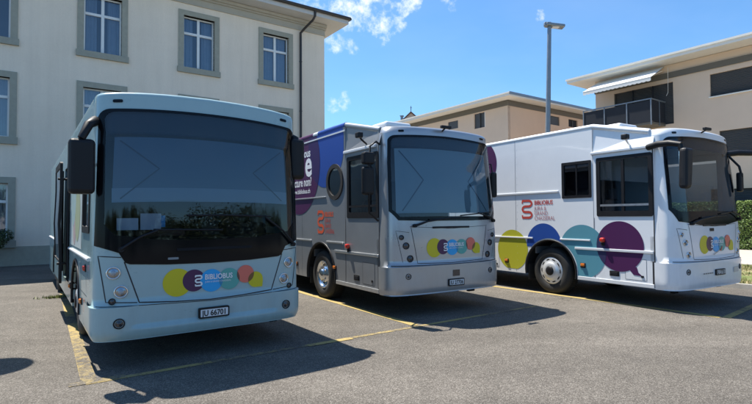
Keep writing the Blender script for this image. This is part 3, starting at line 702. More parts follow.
    for sx in (0, 1):
        X = lambda x: x if sx == 0 else 2.5-x
        mb = MB()
        if v == 2 and sx == 0:
            mb.tube([(X(.045), YB+.02, ZR-.045), (X(.045), 2.62, ZR-.045)], .058, DBLUE, 12)
            mb.tube([(X(.045), 2.62, ZR-.045), (X(.045), 2.85, ZR-.045)], .058, RAILW, 12)
            mb.tube([(X(.045), 2.85, ZR-.045), (X(.045), L, ZR-.045)], .058, PUR, 12)
            mb.tube([(X(.045), YB+.02, ZR-.045), (X(.10), .32, zc-.01)], .05, paintf, 12)
        else: mb.tube([(X(.09), .32, zc-.012), (X(.045), YB, ZR-.045), (X(.045), L, ZR-.045)], .055, mcol, 12)
        mb.build('roof_moulding', root, BO)
        mb = MB(); mb.rbox(*(sorted((X(-.035), X(.04)))), .30, YB+.03, 2.885, 2.945, mcol, .015); mb.build('ledge', root, BO)
    if v == 2:
        mb = MB(); mb.box(-.012, .002, YB, L, 3.33, 3.36, RAILW); mb.build('drip_rail', root, BO)
    # rails
    def rail(y0, y1, z, h=.035):
        mb = MB(); mb.rbox(-.022, .0, y0, y1, z-h/2, z+h/2, RAILW if v == 3 else ALU, .008); mb.build('side_rail', root, BO)
    rail(.24, 1.86, 1.02, .05); rail(1.50, 2.22, 1.19); rail(2.95, L-.05, 1.19)
    if v == 3: rail(2.24, L-.05, 2.2, .045)
    else: rail(2.25, L-.05, 2.1, .03)
    mb = MB(); mb.rbox(-.014, .0, .24, 1.80, .385, .455, RAILW if v == 3 else ALU, .006); mb.build('skirt_trim', root, BO)
    # arch trim and liner
    for yy in (wy, wy+4.9):
        mb = MB()
        ar = [(yy+AR*math.cos(R(t)), .5+AR*math.sin(R(t))) for t in range(190, -11, -8)]; ai = [(yy+(AR-.035)*math.cos(R(t)), .5+(AR-.035)*math.sin(R(t))) for t in range(190, -11, -8)]
        n = len(ar); mb.add([(-.02, *p) for p in ar]+[(-.02, *p) for p in ai]+[(.03, *p) for p in ai]+[(.0, *p) for p in ar],
                            [(i, i+1, n+i+1, n+i) for i in range(n-1)]+[(n+i, n+i+1, 2*n+i+1, 2*n+i) for i in range(n-1)]+[(3*n+i, 3*n+i+1, i+1, i) for i in range(n-1)], BLACK, True)
        for X0, X1 in ((.03, .62), (2.47, 1.88)):
            mb.add([(X0, *p) for p in ai]+[(X1, *p) for p in ai], [(i, i+1, n+i+1, n+i) for i in range(n-1)], DARK); mb.add([(X1, *p) for p in ai], [tuple(range(n))], DARK)
        mb.build('wheel_arch', root, BO)
    mf = MB(); mf.rbox(.05, .4, wy+AR-.06, wy+AR-.03, .25, .6, RUBBER, .005); mf.build('mud_flap', root, BO)
    wheel(root, .06, wy, -1, v == 3, BO); wheel(root, 2.44, wy, 1, v == 3, BO); wheel(root, .06, wy+4.9, -1, v == 3, BO); wheel(root, 2.44, wy+4.9, 1, v == 3, BO)
    # chassis and interior
    mb = MB(); mb.box(.05, 2.45, .35, wy-AR-.02, .48, .56, DARK); mb.box(.66, 1.84, wy-AR-.02, L-.05, .42, .62, DARK); mb.box(.04, 2.46, wy+AR+.02, wy+4.9-AR-.02, .45, .62, DARK); mb.box(.04, 2.46, wy+4.9+AR+.02, L, .45, .62, DARK)
    mb.box(.9, 1.6, .4, 1.6, .28, .47, DARK)
    mb.box(.3, 2.2, wy-.06, wy+.06, .44, .56, DARK); mb.box(.3, 2.2, wy+4.84, wy+4.96, .44, .56, DARK)
    mb.box(.35, .5, .10, .16, .28, .40, DARK); mb.box(1.9, 2.05, .10, .16, .28, .40, DARK)
    mb.build('chassis', root, BO)
    mb = MB(); mb.box(.06, 2.44, .4, wy-AR-.03, .80, .84, DARK); mb.box(.05, 2.45, 2.9, 2.94, .85, 3.42, GREYIN); mb.box(.66, 1.84, wy-AR, 2.9, .80, .84, DARK)
    mb.box(.5, .54, 1.9, 2.9, .85, 3.42, GREYIN) if v == 3 else None
    mb.box(.1, 2.4, .06, 2.9, 3.1, 3.13, DARK) if False else None
    mb.build('cab_interior', root, BO)
    mb = MB(); mb.rbox(.12, 2.38, .18, .55, 1.25, 1.56, DARK, .05); mb.rbox(.45, .95, .3, .62, 1.5, 1.72, DARK, .05); mb.box(.12, 2.38, .16, .20, .85, 1.3, DARK); mb.build('dashboard', root, BO)
    seat(root, .62, 1.15, .85, BO); steering(root, .62, .62, 1.66, BO)
    # cab side window
    mb = MB(); patch(mb, BLACK, rrect(.235, 1.345, 1.665, 2.815, .035), SL, holes=[rrect(.31, 1.27, 1.77, 2.74, .03)], off=.012, thick=.03, flip=True)
    ym = .80 if v == 3 else .55
    mb.box(-.008, .03, ym-.025, ym+.025, 1.76, 2.75, BLACK); mb.box(-.010, .03, .30, 1.28, 1.86, 1.90, BLACK if v == 2 else ALU)
    fw = mb.build('cab_window', root, BO)
    mb = MB(); patch(mb, SIDE_G, [(.30, 1.76), (1.28, 1.76), (1.28, 2.75), (.30, 2.75)], SL, off=-.014, flip=True); g = mb.build('pane', fw); g.data.transform(Matrix.Translation((-1.25, -4.5, 0)))
    mb = MB(); patch(mb, SIDE_G, [(.30, 1.76), (1.28, 1.76), (1.28, 2.75), (.30, 2.75)], SRt, off=-.014)
    mb.build('cab_window', root, BO)
    if v == 2:
        mb = MB(); patch(mb, RUBBER, circ(1.85, 2.385, .355, 44), SL, holes=[circ(1.85, 2.385, .275, 40)], off=.022, thick=.04, flip=True); pw = mb.build('porthole', root, BO)
        mb = MB(); patch(mb, SIDE_G, circ(1.85, 2.385, .29, 40), SL, off=.0, flip=True); g = mb.build('pane', pw); g.data.transform(Matrix.Translation((-1.25, -4.5, 0)))
    else:
        mb = MB(); patch(mb, BLACK, rrect(1.455, 2.155, 2.045, 2.795, .02), SL, holes=[rrect(1.51, 2.10, 2.10, 2.74, .02)], off=.012, thick=.03, flip=True)
        mb.box(-.004, .02, 1.79, 1.815, 2.1, 2.74, BLACK)
        pw = mb.build('square_window', root, BO)
        mb = MB(); patch(mb, SIDE_G, [(1.50, 2.09), (2.11, 2.09), (2.11, 2.75), (1.50, 2.75)], SL, off=-.01, flip=True); g = mb.build('pane', pw); g.data.transform(Matrix.Translation((-1.25, -4.5, 0)))
    # marker lamps, flaps
    for y, z, m_, nm in (((1.22, 1.21, RED, 'side_lamp'), (1.68, .69, ORANGE, 'side_marker'), (3.75, .64, ORANGE, 'side_marker')) if v == 3 else ((1.29, 1.14, RED, 'side_lamp'), (1.86, .70, ORANGE, 'side_marker'), (3.75, .64, ORANGE, 'side_marker'))):
        mb = MB()
        if nm == 'side_lamp': mb.rbox(-.075, 0, y-.05, y+.05, z-.045, z+.045, m_, .03, 3); mb.rbox(-.03, 0, y-.035, y+.035, z-.11, z-.04, BLACK, .01)
        else: mb.rbox(-.035, 0, y-.045, y+.045, z-.028, z+.028, m_, .012); mb.rbox(-.012, 0, y-.06, y+.06, z-.06, z+.04, BLACK, .006)
        mb.build(nm, root, BO)
    mb = MB(); mb.rbox(-.008, 0, .90, 1.10, .53, .63, BLACK, .004); mb.rbox(-.016, 0, .93, 1.07, .55, .61, DARK, .004); mb.build('step_recess', root, BO)
    for y0_, y1_, z0_, z1_ in ((4.0, 4.9, .46, 1.05), (5.2, 6.2, .46, 1.05), (.38, .78, .50, .88)):
        mb = MB(); patch(mb, paint, rrect(y0_, y1_, z0_, z1_, .015), SL, off=.0022, flip=True, smooth=False)
        addstroke(mb, SEAM, [(y0_, z0_), (y1_, z0_), (y1_, z1_), (y0_, z1_)], .007, SL, .0034, closed=True, flip=True)
        mb.rbox(-.012, 0, y0_+.05, y0_+.10, z0_+.05, z0_+.09, BLACK, .004)
        mb.build('service_flap', root, BO)
    # side camera on the fairing
    mb = MB(); mb.tube([(.03, .66, 2.98), (-.10, .64, 3.06), (-.14, .64, 3.12)], .018, RAILW if v == 3 else BLACK, 8)
    mb.rbox(-.20, -.09, .58, .70, 3.08, 3.18, BLACK, .02); mb.build('side_camera', root, BO)
    # roof hatch dome
    mb = MB()
    cx, cy = 1.25, (1.75 if v == 2 else 1.75)
    mb.rbox(cx-.32, cx+.32, cy-.35, cy+.35, ZR-.02, ZR+.13, WHITEC if False else RAILW, .06, 3); mb.build('roof_vent', root, BO)
    if v == 2:
        mb = MB(); mb.rbox(.35, 1.0, 2.5, 3.3, ZR-.02, ZR+.16, BLACK, .04); mb.build('roof_hatch', root, BO)
    side_fn(root, SL, BO, arch)
    return root, fr, FO, BO

# -------- graphics of the white bus
def notch(poly, yc=2.5, zc=.5, r=.70): return cutouter(dens(poly, .03), (yc, zc), r)
def side_white(root, SL, BO, arch):
    mb = MB()
    def P(poly, m, o): patch(mb, m, poly, SL, off=o, flip=True, smooth=False)
    zc = lambda z0: (lambda p: p[1]-z0)
    hi = lambda z0: (lambda p: z0-p[1])
    olive = notch(clip(circ(3.57, .90, .465, 64), zc(.46)))
    P(olive, OLIVE, .003)
    blue = [p for p in circ(2.66, 1.05, .47, 64)]
    P(cutouter(dens(clip(blue, zc(1.0)), .02), (2.5, .5), .70), DBLUE, .0042)
    P(notch(clip(circ(1.70, .96, .54, 64), zc(.46))), TEALB, .0036)
    bub = circ(.89, 1.10, .475, 64)
    P(bub, PUR, .0056); P([(.72, .70), (.56, .74), (.53, .64), (.45, .575), (.62, .59)], PUR, .0062)
    P(interclip(circ(1.70, .96, .54, 64), bub), mat('vinyl_overlap_night', (.03, .03, .085), .4), .0075)
    mb.build('bubble_graphics', root, BO); mb = MB(); patch(mb, PUR, clip(circ(4.66, 2.98, .62, 64), hi(3.42)), SL, off=.003, flip=True, smooth=False)
    mb.build('bubble_graphics', root, BO); mb = MB()
    addstroke(mb, REDL, [(3.245-p[0]*.27, 1.63+p[1]*.20) for p in SQ], .052, SL, .004)
    addtext(mb, REDL, 'BIBLIOBUS', .135, 2.90, 1.935, SL, .004, bold=.003, sx=-.80)
    for k, s in enumerate(('JURA &', 'GRAND', 'CHASSERAL')): addtext(mb, PINKV, s, .125, 2.90, 1.81-.108*k, SL, .004, sx=-.84)
    mb.build('side_logo', root, BO)
def side_silver(root, SL, BO, arch):
    mb = MB()
    def P(poly, m, o): patch(mb, m, poly, SL, off=o, flip=True, smooth=False)
    hi = lambda z0: (lambda p: z0-p[1])
    hole = (1.85, 2.385)
    bl = clip(circ(2.28, 3.12, .82, 72), hi(3.44)); bl = clip(bl, lambda p: p[0]-1.475)
    bl = cutouter(dens(bl, .02), hole, .352)
    P(bl, DBLUE, .003)
    pu = clip(circ(3.62, 2.85, 1.10, 80), hi(3.44)); P(pu, PUR, .0045)
    ov = interclip(clip(circ(2.28, 3.12, .82, 72), hi(3.44)), clip(circ(3.62, 2.85, 1.10, 80), hi(3.44)))
    P(ov, OVL, .006)
    mb.build('bubble_graphics', root, BO); mb = MB()
    addtext(mb, WHT, 'vous', .26, 3.43, 3.02, SL, .0075, bold=.006, sx=-.9)
    addtext(mb, WHT, 'e', .80, 3.28, 2.60, SL, .0075, bold=.02, sx=-.95)
    addtext(mb, WHT, 'lecture non?', .27, 4.02, 2.38, SL, .0075, bold=.006, sx=-.80)
    addtext(mb, WHT, 'www.bibliobus.ch', .14, 4.02, 2.22, SL, .0075, bold=.003, sx=-1.02)
    mb.build('side_lettering', root, BO); mb = MB()
    addstroke(mb, ORV, [(2.62-p[0]*.25, 1.36+p[1]*.22) for p in SQ], .062, SL, .004)
    addtext(mb, ORV, 'BIBLIOBUS', .135, 2.31, 1.70, SL, .004, bold=.003, sx=-.62)
    for k, s in enumerate(('JURA &', 'GRAND', 'CHASSERAL')): addtext(mb, REDL, s, .125, 2.31, 1.58-.11*k, SL, .004, sx=-.66)
    mb.build('side_logo', root, BO)

SB = (0.1707, 8.1926, 0); WB = (5.0518, 8.5691, 0)
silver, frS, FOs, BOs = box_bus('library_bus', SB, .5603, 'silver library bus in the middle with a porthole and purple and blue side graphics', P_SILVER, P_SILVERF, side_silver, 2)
white, frW, FOw, BOw = box_bus('library_bus', WB, .5447, 'white library bus on the right with big coloured bubbles around its front wheel', P_WHITE, P_WHITE, side_white, 3)

def mirror(root, off, arm, head, head2=None, r=.022, facing=1, arm_m=BLACK):
    mb = MB(); mb.tube(arm, r, arm_m, 8)
    x0, x1, y0, y1, z0, z1 = head
    mb.rbox(x0, x1, y0, y1, z0, z1, BLACK, .045, 3)
    if head2: mb.rbox(*head2, BLACK, .03, 2)
    m_ = mb.build('mirror', root, off)
    g = MB(); g.rbox(x0+.025, x1-.025, y1-.004, y1+.006, z0+.04, z1-.04, CHROME, .003); gg = g.build('mirror_glass', m_); gg.data.transform(Matrix.Translation((-off[0], -off[1], -off[2])))
# silver bus mirrors
def sm_arm(x): return x
mirror(silver, BOs, [(.05, .25, 2.92), (-.12, .12, 2.95), (-.25, .10, 2.86), (-.27, .10, 2.3), (-.27, .10, 1.75), (-.05, .18, 1.62)], (-.38, -.17, .08, .20, 2.05, 2.52), (-.38, -.17, .06, .19, 2.56, 2.76), .018)
mirror(silver, BOs, [(2.42, .2, 2.72), (2.54, .12, 2.70), (2.57, .09, 2.4)], (2.50, 2.64, .04, .13, 2.05, 2.55), None, .014)
# white bus: long arms reaching forward
def ear(sg, root):
    mb = MB()
    if sg < 0:
        pts = [(-.02, .30, 2.90), (-.05, .10, 2.93), (-.09, -.12, 2.92), (-.10, -.32, 2.87)]; q = (-.10, -.30); xs = (-.23, .02); ym = -.40
    else:
        pts = [(2.42, .18, 2.90), (2.62, -.02, 2.93), (2.95, -.20, 2.92), (3.22, -.30, 2.86)]; q = (3.22, -.30); xs = (3.11, 3.36); ym = -.40
    mb.tube(pts, [.055, .06, .055, .045], BLACK, 10)
    mb.tube([(q[0], q[1], 2.87), (q[0], ym+.05, 2.65)], [.045, .04], BLACK, 10)
    mb.rbox(xs[0], xs[1], ym-.07, ym+.07, 2.12, 2.80, BLACK, .055, 3, xf=lambda p: Vector(((xs[0]+xs[1])/2+(p.x-(xs[0]+xs[1])/2)*(.72+.28*(p.z-2.12)/.68)-.10*(2.8-p.z), p.y, p.z)))
    m_ = mb.build('mirror', root, BOw)
    g = MB(); g.rbox(xs[0]+.03, xs[1]-.06, ym+.066, ym+.076, 2.32, 2.75, CHROME, .003); gg = g.build('mirror_glass', m_); gg.data.transform(Matrix.Translation((-1.25, -4.5, 0)))
ear(-1, white); ear(1, white)
mb = MB(); p = [frW.Q(1.16, 2.86, .02), frW.Q(1.05, 2.62, .14), frW.Q(1.10, 2.42, .16)]; mb.tube(p, .022, BLACK, 8); c = frW.Q(1.12, 2.35, .12)
mb.rbox(c[0]-.06, c[0]+.06, c[1]-.05, c[1]+.05, c[2]-.22, c[2]+.16, BLACK, .03); mb.build('kerb_mirror', white, FOw)

# ------------------------------------------------------------------ the pale blue coach
def blue_bus():
    loc = Vector((-3.1713, 5.4944, 0)); a = .6225; ox = Vector((math.cos(a), math.sin(a), 0)); oy = Vector((-math.sin(a), math.cos(a), 0))
    L = 10.4
    root = empty('library_bus', loc+ox*1.265+oy*5, a, label='pale blue library bus parked nearest on the left with its blind down behind the windscreen', cat='bus')
    O = (0, 5, 0)
    fr = Front(n=4.6, d=.32, yc=.14, lean=.09, crown=.080, ztop=3.11, r=.045, taper=.02, zb=1.2)
    U = [-1+2*k/48 for k in range(49)]
    ws = [(-1.235, 1.385), (-1.01, 1.30), (-.945, 1.19), (-.9, 1.17), (-.5, 1.145), (0, 1.135), (.5, 1.145), (.9, 1.17), (.945, 1.19), (1.01, 1.30), (1.235, 1.385), (1.215, 2.2), (1.205, 2.64)] + _arc(1.10, 2.81, .105, 15, 90, 4)+[(0, 2.915)]+_arc(-1.10, 2.81, .105, 90, 165, 4)+[(-1.205, 2.64), (-1.215, 2.2)]
    mb = MB()
    rect = [(u, .70) for u in U]+[(1, z) for z in (.9, 1.1, 1.3, 1.6, 1.9, 2.2, 2.5, 2.8)]+[(u, fr.vmax) for u in U[::-1]]+[(-1, z) for z in (2.8, 2.5, 2.2, 1.9, 1.6, 1.3, 1.1, .9)]
    patch(mb, P_BLUE, rect, fr.P, holes=[fr.poly(ws)], du=.04, dv=.1, thick=.02)
    S_ = lambda pts, w=.010, o=.0025: addstroke(mb, SEAM, dens(pts, .04, False), w, fr.Q, o)
    S_([(-.955, 1.20), (-.80, .735), (-.4, .705), (0, .69), (.4, .705), (.80, .735), (.955, 1.20)], .013)
    for sg in (-1, 1): S_([(sg*.985, 1.25), (sg*1.205, 1.27), (sg*1.13, .76), (sg*.82, .735)], .010)
    S_([(-1.26, .715), (-.8, .70), (0, .675), (.8, .70), (1.26, .715)], .008)
    mb.build('front_shell', root, O)
    mb = MB()
    def BP(u, z, o):
        x_ = math.sin(u*math.pi/2)
        rec = -.030*max(0, min(1, (.72-abs(x_)**(2/4.6)*1.0)/.08)) if z > .46 else 0
        return fr.P(u, z, o+.03+rec-.04*max(0, (.44-z)/.12)**2)
    patch(mb, P_BLUE, [(u, .32+.0*u) for u in U]+[(1, .5)]+[(u, .70) for u in U[::-1]]+[(-1, .5)], BP, du=.02, dv=.03, thick=.05)
    for sg in (-1, 1):
        zs = (.32, .36, .4, .46, .58, .70); A = [BP(sg, z, 0) for z in zs]; B = [(p[0], .55, p[2]) for p in A]; n = 6
        mb.add(A+B, [(i, i+1, n+i+1, n+i) if sg > 0 else (i, n+i, n+i+1, i+1) for i in range(n-1)], P_BLUE, True)
    mb.build('bumper', root, O)
    plate(root, fr, .035, .535, 'JU 66701', O, .37, .125)
    for sg in (-1, 1):
        lamp(root, fr, sg*1.06, 1.08, .070, O); lamp(root, fr, sg*.985, .868, .070, O)
        lamp(root, fr, sg*1.07, .765, .036, O, 'indicator_lamp', dark=True); lamp(root, fr, sg*1.0, .52, .058, O, 'fog_light', dark=True, o0=.028)
        mb = MB(); patch(mb, BLACKG, fr.poly(rrect(sg*1.02-.05, sg*1.02+.05, 2.985, 3.02, .014)), fr.P, off=.008, thick=.008, du=.03); mb.build('clearance_lamp', root, O)
    mb = MB(); logo(mb, fr, .925); mb.build('logo', root, O)
    mb = MB(); patch(mb, SCREEN_B, fr.poly(ws), fr.P, off=.004, du=.04, dv=.15); mb.build('windscreen', root, O)
    inner = [(-1.15, 1.62), (-1.06, 1.50), (-.6, 1.43), (0, 1.41), (.6, 1.43), (1.06, 1.50), (1.15, 1.62), (1.14, 2.63)]+_arc(1.05, 2.78, .10, 10, 90, 4)+[(0, 2.885)]+_arc(-1.05, 2.78, .10, 90, 170, 4)+[(-1.14, 2.63)]
    mb = MB(); patch(mb, BLACKG, fr.poly(ws), fr.P, holes=[fr.poly(inner)], off=.007, thick=.012, du=.04, dv=.15); mb.build('windscreen_surround', root, O)
    mb = MB(); patch(mb, DARK, fr.poly(rrect(-.40, .52, 1.295, 1.325, .012)), fr.P, off=.018, thick=.01, du=.05)
    patch(mb, STEEL, fr.poly(rrect(-.50, -.38, 1.20, 1.225, .008)), fr.P, off=.012); mb.build('vent_slot', root, O)
    mb = MB(); patch(mb, BLIND, fr.poly([(-1.09, 1.86), (1.09, 1.86), (1.06, 2.60), (-1.06, 2.60)]), fr.P, off=-.06, du=.04, dv=.2)
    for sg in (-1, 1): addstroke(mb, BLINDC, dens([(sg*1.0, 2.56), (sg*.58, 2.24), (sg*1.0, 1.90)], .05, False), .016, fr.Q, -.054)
    patch(mb, BLIND_NOREFL, fr.poly([(-1.09, 1.86), (1.09, 1.86), (1.09, 2.02), (-1.09, 2.02)]), fr.P, off=-.057, du=.04)  # paler lower strip painted where the reflection on the glass stops
    mb.build('sun_blind', root, O)
    mb = MB(); patch(mb, VISOR, fr.poly([(-1.15, 2.63), (1.15, 2.63), (1.15, 2.91), (-1.15, 2.91)]), fr.P, off=-.045, du=.05); mb.build('header_blind', root, O)
    wiper(root, fr, [(1.12, 1.32, .05), (.95, 1.50, .06), (.70, 1.68, .05)], O, [(-.28, 1.70, .03), (.20, 1.70, .035), (.78, 1.69, .03)])
    wiper(root, fr, [(-.99, 1.34, .05), (-.80, 1.47, .06), (-.62, 1.535, .05)], O, [(-.66, 1.545, .03), (.14, 1.525, .03)])
    # dash with papers
    mb = MB(); mb.rbox(-1.15, 1.15, .10, .62, 1.15, 1.46, DARK, .06); mb.rbox(-.72, -.15, .35, .62, 1.42, 1.56, BROWNP, .06, 3); mb.rbox(.35, .95, .3, .62, 1.4, 1.62, DARK, .06)
    dsh = mb.build('dashboard', root, O)
    mb = MB()
    for x0, x1, z0, z1, y, m_ in ((-1.0, -.77, 1.55, 1.69, .10, PAPER), (-.75, -.52, 1.55, 1.745, .08, PAPER), (-.52, -.47, 1.58, 1.72, .09, BLU)):
        mb.box(x0, x1, y, y+.012, z0, z1, m_)
    mb.build('paper_sheet', root, O)
    seat(root, .62, 1.25, .8, O); steering(root, .62, .72, 1.62, O)
    # ---- sides with openings
    def SL(y, v, o=0):
        z, ins, f = fr.prof(v); x = fr.hw(z)-ins; p = -(x+math.cos(f)*o); return (p, y, z+fr.crownz(x, z)+math.sin(f)*o)
    def SRt(y, v, o=0):
        z, ins, f = fr.prof(v); x = fr.hw(z)-ins; return (x+math.cos(f)*o, y, z+fr.crownz(x, z)+math.sin(f)*o)
    wy = 2.05; AR = .60; y0 = fr.yc
    def ytop(v): return fr.yc+fr.lean(fr.prof(v)[0])
    vs1 = [1.2, 1.6, 2.0, 2.4, 2.8, 3.065]+[3.065+(fr.vmax-3.065)*k/5 for k in range(1, 6)]
    arch = [(wy-AR, .34)]+[(wy+AR*math.cos(R(t)), .5+AR*math.sin(R(t))) for t in range(170, 9, -10)]+[(wy+AR, .34)]
    arch2 = [(y+5.4, z) for y, z in arch]
    outl = [(.55, .34)]+arch+arch2+[(L, .34)]+[(L, v) for v in vs1]+[(ytop(v), v) for v in vs1[::-1]]+[(ytop(1.0), .70), (.55, .70)]
    win = [rrect(.40, 1.12, 1.55, 2.48, .05), rrect(3.35, 4.75, .62, 2.62, .05)]
    mb = MB(); patch(mb, P_BLUE, outl, SL, holes=win, thick=.04, dv=.3, flip=True)
    for y in (1.3, 2.75, 3.2, 5.0, 6.6, 8.2): addstroke(mb, SEAM, [(y, .36), (y, 1.2)], .010, SL, .002, flip=True)
    addstroke(mb, SEAM, [(.56, .75), (2.7, .75)], .006, SL, .002, flip=True)
    mb.build('side_panel', root, O)
    mb = MB(); patch(mb, P_BLUE, outl, SRt, holes=[win[0]], thick=.04, dv=.3); mb.build('side_panel', root, O)
    # roof
    mb = MB(); T = [fr.P(u, fr.vmax) for u in U]; rows = [[(p[0], p[1]+(L-p[1])*k/4, p[2]) for p in T] for k in range(5)]
    mb.add([p for r_ in rows for p in r_], [(i*49+k, i*49+k+1, (i+1)*49+k+1, (i+1)*49+k) for i in range(4) for k in range(48)], P_BLUE, True)
    mb.box(-1.2, 1.2, L, L+.03, .36, 3.0, P_BLUE)
    mb.build('roof', root, O)
    for sg in (-1, 1):
        mb = MB(); mb.tube([(sg*1.06, .55, 3.15), (sg*1.06, L-.1, 3.15)], .018, ALU, 6); mb.build('roof_rail', root, O)
    mb = MB(); mb.rbox(-.25, .25, 1.0, 1.5, 3.18, 3.28, RAILW, .03); mb.build('roof_vent', root, O)
    f = MB(); patch(f, BLACK, rrect(.36, 1.16, 1.51, 2.52, .05), SL, holes=[rrect(.44, 1.08, 1.59, 2.44, .04)], off=.012, thick=.03, flip=True); cw = f.build('cab_window', root, O)
    g = MB(); patch(g, SIDE_G, [(.43, 1.58), (1.09, 1.58), (1.09, 2.45), (.43, 2.45)], SL, off=-.01, flip=True); gg = g.build('pane', cw); gg.data.transform(Matrix.Translation((0, -5, 0)))
    g = MB(); patch(g, SIDE_G, [(.40, 1.55), (1.12, 1.55), (1.12, 2.48), (.40, 2.48)], SRt, off=-.01); g.build('cab_window', root, O)
    # side graphic panel, long rail, flaps
    g = MB()
    patch(g, WHT if False else mat('pale_graphic', (.50, .55, .52), .45), [(1.3, 1.28), (3.1, 1.28), (3.1, 2.55), (1.3, 2.55)], SL, off=.003, flip=True, dv=.3)
    for (cy_, cz_, r_, m_) in ((1.9, 1.75, .38, mat('pale_olive', (.38, .42, .25), .45)), (2.6, 2.0, .42, mat('pale_teal', (.36, .48, .46), .45)), (2.35, 1.5, .2, mat('pale_red', (.48, .36, .34), .45))): patch(g, m_, circ(cy_, cz_, r_, 30), SL, off=.005+.001*r_, flip=True)
    g.build('side_graphics', root, O)
    g = MB(); g.tube([SL(.3, 1.21, .01), SL(3.2, 1.21, .01)], .022, RAILW, 8); g.build('side_rail', root, O)
    g = MB(); g.tube([SL(4.9, 1.21, .01), SL(L-.1, 1.21, .01)], .022, RAILW, 8); g.build('side_rail', root, O)
    for y, z, m_ in ((.72, 1.08, RED), (1.15, .62, ORANGE), (3.0, .62, ORANGE)):
        g = MB(); p = SL(y, z, 0); g.rbox(p[0]-.035, p[0], y-.05, y+.05, z-.03, z+.03, m_, .012); g.rbox(p[0]-.012, p[0], y-.06, y+.06, z-.045, z+.045, BLACK, .006); g.build('side_marker', root, O)
    g = MB(); patch(g, RED, rrect(.72, .86, .52, .68, .02), SL, off=.006, flip=True); patch(g, BLACK, rrect(.58, .66, .6, .68, .02), SL, off=.01, flip=True); patch(g, DARK, rrect(.6, .85, .37, .46, .01), SL, off=.004, flip=True); g.build('service_flap', root, O)
    # arches and wheels
    for yy in (wy, wy+5.4):
        mb = MB(); ai = [(yy+(AR)*math.cos(R(t)), .5+(AR)*math.sin(R(t))) for t in range(190, -11, -8)]; n = len(ai)
        for X0, X1 in ((-1.24, -.62), (1.24, .62)):
            mb.add([(X0, *p) for p in ai]+[(X1, *p) for p in ai], [(i, i+1, n+i+1, n+i) for i in range(n-1)], DARK); mb.add([(X1, *p) for p in ai], [tuple(range(n))], DARK)
        mb.tube([(-1.255, *p) for p in ai], .018, BLACK, 6)
        mb.build('wheel_arch', root, O)
        for sg in (-1, 1): wheel(root, sg*1.17, yy, sg, True, O)
    mb = MB(); mb.box(-1.2, 1.2, .4, wy-AR-.02, .42, .5, DARK); mb.box(-.6, .6, wy-AR, L, .40, .6, DARK); mb.box(-1.2, 1.2, wy+AR+.02, wy+5.4-AR-.02, .42, .58, DARK); mb.box(-1.2, 1.2, wy+5.4+AR+.02, L, .42, .58, DARK)
    mb.box(-.9, .9, wy-.06, wy+.06, .44, .56, DARK); mb.box(-.35, .35, .5, 1.6, .25, .45, DARK); mb.box(.9, 1.0, .1, .14, .25, .36, DARK); mb.build('chassis', root, O)
    mb = MB(); mb.box(-1.19, 1.19, .6, wy-AR-.02, .78, .82, DARK); mb.box(-.6, .6, wy-AR, 3.0, .78, .82, DARK); mb.box(-1.19, 1.19, 3.0, 3.04, .8, 3.0, GREYIN); mb.box(-1.19, 1.19, 3.04, 5.2, .60, .64, DARK); mb.box(-1.19, 1.19, 5.2, 5.24, .6, 3.0, GREYIN)
    mb.build('cab_interior', root, O)
    # plug door standing open beside the opening
    X = -1.25
    mb = MB(); dm = lambda y, z, o=0: (X-.14-o-.10*max(0, (1.55-abs(z-1.6))-1.0)*.4, y, z)
    patch(mb, BLACK, rrect(3.35, 4.75, .62, 2.64, .06), dm, holes=[rrect(3.43, 4.67, 1.0, 2.54, .05)], thick=.04, dv=.2, flip=True)
    patch(mb, P_BLUE, rrect(3.43, 4.67, .68, .98, .03), dm, off=.004, flip=True)
    d = mb.build('side_door', root, O)
    mb = MB(); patch(mb, SIDE_G, rrect(3.42, 4.68, .99, 2.55, .05), dm, off=-.01, dv=.2, flip=True); g = mb.build('pane', d); g.data.transform(Matrix.Translation((0, -5, 0)))
    mb = MB(); mb.tube([(X+.05, 3.4, 2.35), (X-.17, 3.38, 2.35)], .02, BLACK, 6); mb.tube([(X+.05, 3.4, .95), (X-.17, 3.38, .95)], .02, BLACK, 6); mb.tube([(X-.02, 3.34, .7), (X-.02, 3.34, 2.6)], .02, BLACK, 6)
    mb.tube([(X-.02, 4.8, .7), (X-.02, 4.8, 2.6)], .02, BLACK, 6); g = mb.build('door_arm', d); g.data.transform(Matrix.Translation((0, -5, 0)))
    # mirrors
    mb = MB()
    mb.tube([(-1.18, .25, 2.76), (-1.24, .02, 2.79), (-1.31, -.10, 2.72), (-1.38, -.12, 2.56)], [.04, .055, .05, .04], BLACK, 10)
    mb.tube([(-1.20, .12, 2.30), (-1.38, -.08, 2.30)], .02, BLACK, 6)
    mb.rbox(-1.50, -1.245, -.16, .0, 1.955, 2.56, BLACK, .05, 3)
    m_ = mb.build('mirror', root, O)
    g = MB(); g.rbox(-1.47, -1.275, -.002, .008, 2.0, 2.52, CHROME, .003); gg = g.build('mirror_glass', m_); gg.data.transform(Matrix.Translation((0, -5, 0)))
    mb = MB()
    mb.tube([(1.16, .22, 2.80), (1.20, .08, 2.84), (1.24, .0, 2.80), (1.26, -.02, 2.6)], [.04, .05, .05, .04], BLACK, 10)
    mb.rbox(1.15, 1.36, -.08, .08, 2.22, 2.80, BLACK, .06, 3)
    m_ = mb.build('mirror', root, O)
    g = MB(); g.rbox(1.18, 1.33, .078, .086, 2.27, 2.75, CHROME, .003); gg = g.build('mirror_glass', m_); gg.data.transform(Matrix.Translation((0, -5, 0)))
    return root
blue_bus()

